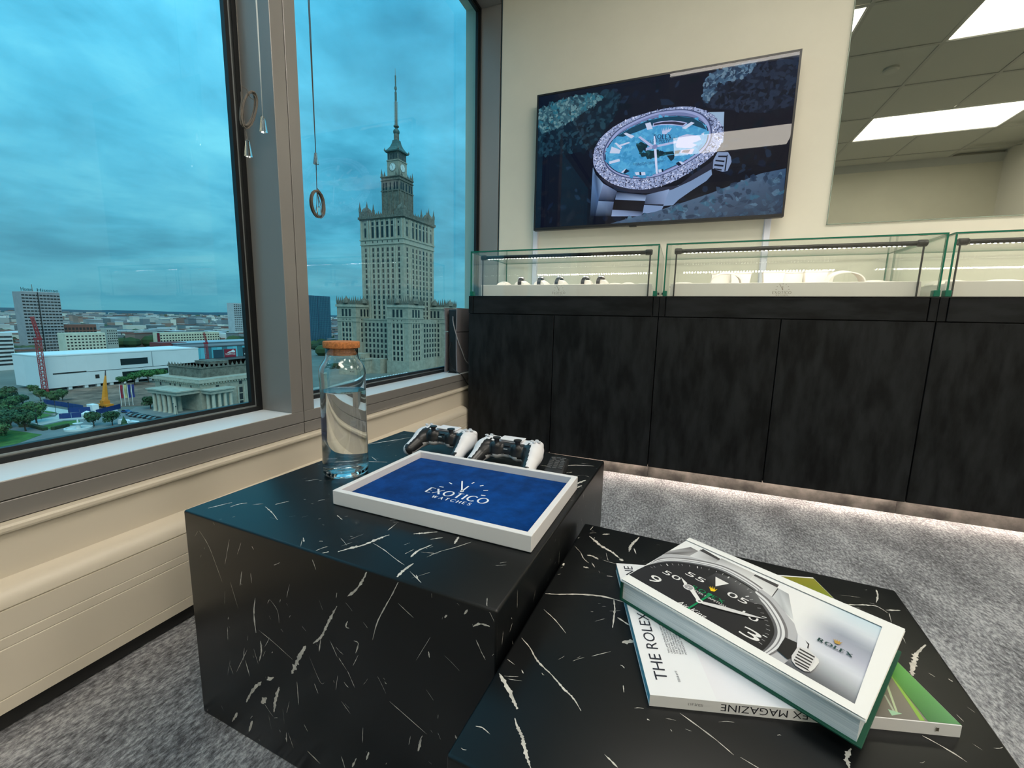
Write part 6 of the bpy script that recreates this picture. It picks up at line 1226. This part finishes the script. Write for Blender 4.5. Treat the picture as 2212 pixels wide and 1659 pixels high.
for i, p in enumerate(([(-240.5, 87.7), (-230.4, 87.1), (-232.4, 91.7), (-233.3, 97.3), (-240.6, 100.1), (-243.6, 96.4), (-241.6, 91.1)], [(-272, 96.6), (-272, 99.9), (-261.8, 100.1), (-257.8, 94.4), (-258.5, 91.1)], [(-279.7, 102.8), (-275, 103.4), (-266.6, 103.5), (-267.4, 101.4), (-276.2, 102)], [(-203, 58), (-203, 66), (-214, 70), (-224, 82), (-246, 80), (-330, 100), (-330, 60)])): patch('lawn', p, (.055, .15, .03) if i < 3 else (.05, .075, .045), .09, var=(.3, .7, 1.25))
patch('building_site', [(-300, 112), (-262, 112), (-256, 124), (-250, 130), (-252, 175), (-336, 175), (-336, 128)], srgb(120, 96, 82), .05, var=(.12, .5, 1.4, 8.0))
patch('palace_square', [(-222, 180), (-160, 180), (-160, 345), (-205, 345), (-222, 250)], srgb(156, 160, 152), .04, var=(.2, .88, 1.08))

# ---- trees
M_leaf = [mat('leaf_green_a', (.045, .105, .032), .8, var=(.5, .55, 1.5)), mat('leaf_green_b', (.028, .078, .032), .8, var=(.5, .55, 1.5)), mat('leaf_green_c', (.035, .13, .035), .8, var=(.5, .6, 1.4))]
M_bark = mat('bark', (.05, .038, .028), .9)
def tree_meshes(rx, h, h0, seed, mt, n=1300, sz=.55):
    rg = random.Random(seed); m = MB(); lob = [(rg.uniform(-.5, .5) * rx, rg.uniform(-.5, .5) * rx, h0 + (h - h0) * rg.uniform(.3, .75), rg.uniform(.45, .62) * rx) for _ in range(7)] + [(0, 0, (h + h0) / 2, rx * .75)]
    for i in range(n):
        cx, cy, cz, r_ = rg.choice(lob); u, v = rg.uniform(0, 6.283), math.acos(rg.uniform(-.7, 1)); rr = r_ * rg.uniform(.75, 1.05); q = Vector((cx + rr * math.sin(v) * math.cos(u), cy + rr * math.sin(v) * math.sin(u), min(max(cz + rr * math.cos(v) * .85, h0 * .8), h)))
        nrm = Vector((math.sin(v) * math.cos(u), math.sin(v) * math.sin(u), math.cos(v))) + Vector((rg.uniform(-.6, .6), rg.uniform(-.6, .6), rg.uniform(-.3, .6))); nrm.normalize(); a = nrm.cross(Vector((rg.uniform(-1, 1), rg.uniform(-1, 1), .3))).normalized(); b = nrm.cross(a); s_ = sz * rg.uniform(.6, 1.3)
        m.add([q - a * s_, q + b * s_ * .7, q + a * s_, q - b * s_ * .7], [(0, 1, 2, 3)])
    tr = MB().tube([(0, 0, 0), (rx * .04, 0, h0), (0, rx * .05, h * .75)], [.35, .26, .1], 7)
    for k in range(4): a = k * 1.57 + .4; tr.tube([(0, 0, h0 * .9), (rx * .4 * math.cos(a), rx * .4 * math.sin(a), h * .62)], [.16, .06], 5)
    return m.mesh('foliage', mt, fixn=False), tr.mesh('trunk', M_bark)
protos = [tree_meshes(5.2, 11.5, 2.6, 21, M_leaf[0]), tree_meshes(4.4, 9.5, 2.2, 22, M_leaf[1]), tree_meshes(4.8, 9.0, 3.6, 23, M_leaf[2])]
def plant(nm, x, y, k, s_, label, grp, cat='tree'):
    e = empty(nm, (x, y, G), rnd.uniform(0, 360), label, cat, grp)
    for nme, me in zip(('foliage', 'trunk'), protos[k]): o = link(bpy.data.objects.new(nme, me), e); o.scale = (s_, s_, s_ * rnd.uniform(.9, 1.1))
PARK = ['%s park tree from the left in the %s row below the left window' % (a, b) for a, b in (('second', 'back'), ('first', 'back'), ('third', 'back'), ('fifth', 'back'), ('fourth', 'third'), ('fifth', 'third'), ('fourth', 'second'), ('fifth', 'second'), ('sixth', 'second'), ('third', 'front'), ('fourth', 'front'), ('fifth', 'front'), ('third', 'third'), ('first', 'front'), ('second', 'third'), ('first', 'third'), ('first', 'second'), ('second', 'front'))]
for i, (x, y) in enumerate(((-310, 102), (-320, 107), (-303, 98), (-298, 104), (-274, 91), (-268, 92), (-256, 83), (-247, 82), (-249, 90), (-231, 73), (-223, 70), (-236, 82), (-262, 78), (-240, 68), (-285, 96), (-290, 90), (-250, 72), (-238, 76))): plant('park_tree', x, y, i % 2, rnd.uniform(.62, .9) if x > -260 else rnd.uniform(.6, .8), PARK[i], 'park trees at lower left')
for i, (x, y) in enumerate(((-308, 114), (-301, 115), (-299, 119), (-292, 113), (-335, 122))): plant('street_tree', x, y, 0, .5, ['small tree before the museum, second from the red crane', 'small tree before the museum, third from the red crane', 'small tree before the museum, fourth from the red crane', 'small tree before the museum, furthest right by the brown site', 'small tree before the museum, right beside the red crane'][i], 'small trees before the museum')
for x, y, s_, lb in ((-326, 165, .95, 'bright green tree second from left before the museum windows'), (-330, 175, 1.0, 'largest bright green tree before the low museum window'), (-332, 184, .9, 'bright green tree nearest the theatre roof'), (-324, 158, .7, 'smallest bright green tree, leftmost before the museum windows')): plant('plane_tree', x, y, 2, s_, lb, 'trees between museum and theatre')
for x, y, lb in ((-222.5, 97, 'dense round shrub beside the fountain, left one of the pair'), (-218, 101, 'dense round shrub beside the fountain, right one of the pair')): plant('round_shrub', x, y, 1, .62, lb, 'round shrubs by the fountain', 'shrub')
plant('dark_tree', -240, 127, 1, .68, 'dark tree left of the theatre portico', None)
m = MB().lathe([(1.5, .6), (1.2, 1.6), (1.35, 1.65), (.8, 3.0), (.95, 3.05), (.4, 4.4), (.05, 5.6)], 12, (-206.5, 99.5, G)).tube([(-206.5, 99.5, G), (-206.5, 99.5, G + .8)], .2, 6); solo('conifer', m, M_leaf[1], (-206.5, 99.5, G), 'small dark conifer in front of the white vans', 'tree')
for i, p in enumerate(([(-243, 86.2), (-230.8, 85.6)], [(-229.4, 87.0), (-231.2, 92.6)], [(-246, 84), (-243.4, 86)])):
    (a, b), (c, d) = p; L_ = math.hypot(c - a, d - b); m = MB().box(-L_ / 2, L_ / 2, -.8, .8, 0, 1.3)
    o = bpy.data.objects.new('hedge', m.mesh('hedge', mat('hedge_green', (.025, .05, .022), .9, var=(3, .5, 1.6)), bevel=.25)); COL.objects.link(o); o.location = ((a + c) / 2, (b + d) / 2, G); o.rotation_euler = (0, 0, math.atan2(d - b, c - a)); tag(o, ['clipped hedge along the near side of the bright lawn', 'clipped hedge at the right end of the bright lawn', 'clipped hedge at the left end of the bright lawn'][i], 'hedge', 'clipped hedges')
m = MB().lathe([(4.2, 0), (4.2, .8), (3.7, .8), (3.6, .4), (.8, .4), (.6, 2.2), (1.6, 2.5), (.3, 2.6), (.25, 3.8), (.05, 4.2)], 28, (-222.4, 92, G)); solo('fountain', m, mat('pale_basin_stone', srgb(196, 204, 204), .7), (-222.4, 92, G), 'round stone fountain basin beside the lawn', 'fountain', smooth=30)
# ---- cars
M_tyre = mat('tyre', (.01, .01, .01), .8); M_cglass = mat('car_glass', (.015, .02, .025), .1)
def car(x, y, rz, col, label, grp, van=False):
    e = empty('van' if van else 'car', (x, y, G + .04), rz, label, 'van' if van else 'car', grp)
    pm = mat('car_paint_%d_%d_%d' % tuple(int(c * 255) for c in col), col, .3, coat=.5)
    if van:
        prof = [(-2.7, .4), (2.7, .4), (2.75, 1.0), (2.2, 1.3), (1.6, 2.2), (1.2, 2.4), (-2.6, 2.4), (-2.75, 1.2)]; gl = [(2.1, 1.35), (1.62, 2.05), (.9, 2.05), (.9, 1.35)]
    else:
        prof = [(-2.2, .35), (2.2, .35), (2.25, .75), (1.2, .95), (.5, 1.42), (-1.0, 1.45), (-1.9, 1.0), (-2.25, .9)]; gl = [(1.05, .98), (.45, 1.36), (-.95, 1.38), (-1.6, 1.0)]
    MB().prism(prof, -.88, .88, 'y').build('body', pm, e, local=True, bevel=.08, seg=1); MB().prism(gl, -.9, .9, 'y').build('side_glass', M_cglass, e, local=True)
    for wx in (-1.4, 1.4):
        for wy in (-.86, .70): MB().add([(wx + .33 * math.cos(a * .524), wy + q, .33 + .33 * math.sin(a * .524)) for q in (0, .18) for a in range(12)], [tuple(range(12)), tuple(range(23, 11, -1))] + [(i, (i + 1) % 12, 12 + (i + 1) % 12, 12 + i) for i in range(12)]).build('wheel', M_tyre, e, local=True)
wht, drk, blu = srgb(214, 220, 224), srgb(44, 50, 56), srgb(30, 60, 110)
car(-214, 103.4, 8, wht, 'white van parked behind the small conifer', 'white vans', True); car(-207.6, 103.6, 4, wht, 'white van parked to the right of the small conifer', 'white vans', True)
car(-203.8, 114, 100, wht, 'white car parked in front of the theatre steps', None)
car(-240, 117, 10, blu, 'blue car nearest the site fence in the parking row', 'parked cars'); car(-233, 115.6, 80, srgb(40, 56, 80), 'dark blue car second in the parking row', 'parked cars')
for i, x in enumerate((-229.4, -226.2, -223, -219.8, -216.4, -213)): car(x, 114.6 + .1 * i, 84, drk if i % 2 else srgb(84, 92, 96), ['grey', 'black', 'grey', 'black', 'grey', 'black'][i] + ' car in the parking row, ' + ['third', 'fourth', 'fifth', 'sixth', 'seventh', 'eighth'][i] + ' from the site fence', 'parked cars')
# ---- cranes, flags, fences
M_red = mat('crane_red', srgb(150, 34, 44), .5); M_or = mat('crane_orange', srgb(206, 128, 30), .5)
def lattice(m, p0, p1, s_, n, r_):
    p0, p1 = Vector(p0), Vector(p1); d = (p1 - p0).normalized(); a = d.cross(Vector((0, 1, 0)) if abs(d.y) < .9 else Vector((1, 0, 0))).normalized(); b = d.cross(a); cs = [a * s_ + b * s_, -a * s_ + b * s_, -a * s_ - b * s_, a * s_ - b * s_]
    for c in cs: m.tube([p0 + c, p1 + c], r_, 4)
    for i in range(n):
        q0 = p0 + (p1 - p0) * (i / n); q1 = p0 + (p1 - p0) * ((i + 1) / n)
        for k in range(4): m.tube([q0 + cs[k], q1 + cs[(k + 1) % 4]], r_ * .6, 4); m.tube([q0 + cs[k], q0 + cs[(k + 1) % 4]], r_ * .6, 4)
for bx, by, zt, tip, lb in ((-335, 126.5, -17, (-337, 126.2, -4), 'tall red lattice tower crane at the near corner of the museum'), (-400, 260, -28, (-400, 259, -17.6), 'red lattice tower crane in front of the shopping mall')):
    e = empty('tower_crane', (bx, by, G), 0, lb, 'crane', 'red tower cranes')
    m = MB(); lattice(m, (bx, by, G), (bx, by, zt), .95, 14, .17); m.build('mast', M_red, e)
    MB().box(bx - 1.6, bx + 1.6, by - 1.6, by + 1.6, G, G + .8).build('footing', M_red, e); MB().box(bx - 1.5, bx + 1.5, by - 1.2, by + 1.2, zt, zt + 1.4).build('slewing_platform', M_red, e)
    m = MB(); lattice(m, (bx, by + .6, zt + 1.2), tip, .55, 6, .15); m.build('jib', M_red, e); MB().tube([(bx, by + 1.1, zt + 1.2), tip], .18, 5).build('tie_rod', M_red, e)
e = empty('mobile_crane', (-262, 119.5, G), 0, 'orange mobile crane with raised boom on the building site', 'crane')
MB().box(-265.5, -258, 118, 121, G + .6, G + 1.9).build('chassis', M_or, e); MB().box(-263.5, -260.5, 118.2, 120.8, G + 1.9, G + 3.6).build('upper_cab', M_or, e)
m = MB().tube([(-262, 119.5, G + 2.5), (-262.6, 120.6, G + 11), (-263, 121.4, G + 15.5)], [1.5, .8, .35], 6); m.build('boom', M_or, e); MB().tube([(-263, 121.4, G + 15.3), (-263.1, 121.7, G + 18)], [.3, .2], 5).build('boom_tip', mat('boom_dark', (.04, .03, .04), .6), e)
for wx in (-264.5, -262.5, -260.5, -258.9): MB().tube([(wx, 117.8, G + .55), (wx, 121.2, G + .55)], .55, 10).build('wheel_set', M_tyre, e)
for i, (cc, lb) in enumerate(((srgb(150, 30, 50), 'red banner flag, leftmost of the row by the theatre'), (srgb(196, 190, 130), 'pale yellow banner flag, second of the row by the theatre'), (srgb(30, 50, 120), 'blue banner flag, third of the row by the theatre'), (srgb(50, 56, 120), 'violet blue banner flag, rightmost of the row by the theatre'))):
    x, y = -258.6 + .75 * i, 124.4 + 1.25 * i; e = empty('banner_flag', (x, y, G), 0, lb, 'flag', 'banner flags by the theatre')
    MB().tube([(x, y, G), (x, y, G + 11)], .12, 6).build('pole', M_tent, e)
    m = MB(); vs = []; 
    for k in range(7): vs += [(x + .08 * math.sin(k), y + .12 + 0 * k, G + 10.6 - k * 1.1), (x + .25 * math.sin(k + 1), y + 1.15, G + 10.6 - k * 1.1)]
    m.add(vs, [(2 * k, 2 * k + 1, 2 * k + 3, 2 * k + 2) for k in range(6)]).build('cloth', mat('flag_cloth_%d' % i, cc, .8), e, fixn=False)
M_fb = mat('site_fence_blue', srgb(20, 52, 110), .6)
for nm, p0, p1, lb in (('A', (-297, 111), (-263, 111.5), 'blue site fence running across behind the lawns'), ('B', (-250, 97.5), (-243.5, 107), 'blue site fence section beside the bright lawn'), ('C', (-262, 105.5), (-256, 111), 'blue site fence section left of the white cabin'), ('D', (-246, 108.5), (-252.5, 121), 'blue site fence running towards the theatre portico')):
    e = empty('site_fence', (p0[0], p0[1], G), math.degrees(math.atan2(p1[1] - p0[1], p1[0] - p0[0])), lb, 'fence', 'blue site fences'); L_ = math.hypot(p1[0] - p0[0], p1[1] - p0[1]); n = max(2, int(L_ / 3))
    pm = MB().box(.05, L_ / n - .05, -.05, .05, .1, 2.4).mesh('panel', M_fb)
    for i in range(n): o = link(bpy.data.objects.new('panel', pm), e); o.location = (i * L_ / n, .03 * (i % 2), 0)
m = MB().box(-262.4, -257.6, 112.5, 115, G, G + 2.8); solo('site_cabin', m, M_tent, (-260, 113.7, G), 'white container cabin behind the blue site fence', 'cabin', bevel=.1)
m = MB().box(-243, -240.5, 102, 106, G, G + 2.2).prism([(102, G + 2.2), (106, G + 2.2), (104, G + 3.2)], -243.2, -240.3, 'x'); solo('white_kiosk', m, M_tent, (-241.7, 104, G), 'small white roofed kiosk behind the round shrubs', 'kiosk')
lamp_m = MB().tube([(0, 0, 0), (0, 0, 6)], .09, 6).ball((0, 0, 6.2), .3, 8, 6).mesh('street_lamp', mat('lamp_post_dark', (.03, .035, .04), .5))
for i, (x, y) in enumerate(((-244.2, 88.5), (-255.6, 94), (-269, 99.7), (-262.3, 101.5), (-253.8, 102.6), (-212, 121), (-205, 118))):
    o = link(bpy.data.objects.new('street_lamp', lamp_m)); o.location = (x, y, G); tag(o, ['slim street lamp at the corner of the bright lawn', 'slim street lamp beside the left lawn', 'slim street lamp furthest along the pale path', 'slim street lamp at the middle of the pale path', 'slim street lamp by the blue fence section', 'slim street lamp in front of the theatre portico', 'slim street lamp beside the white parked car'][i], 'street lamp', 'street lamps below the window')
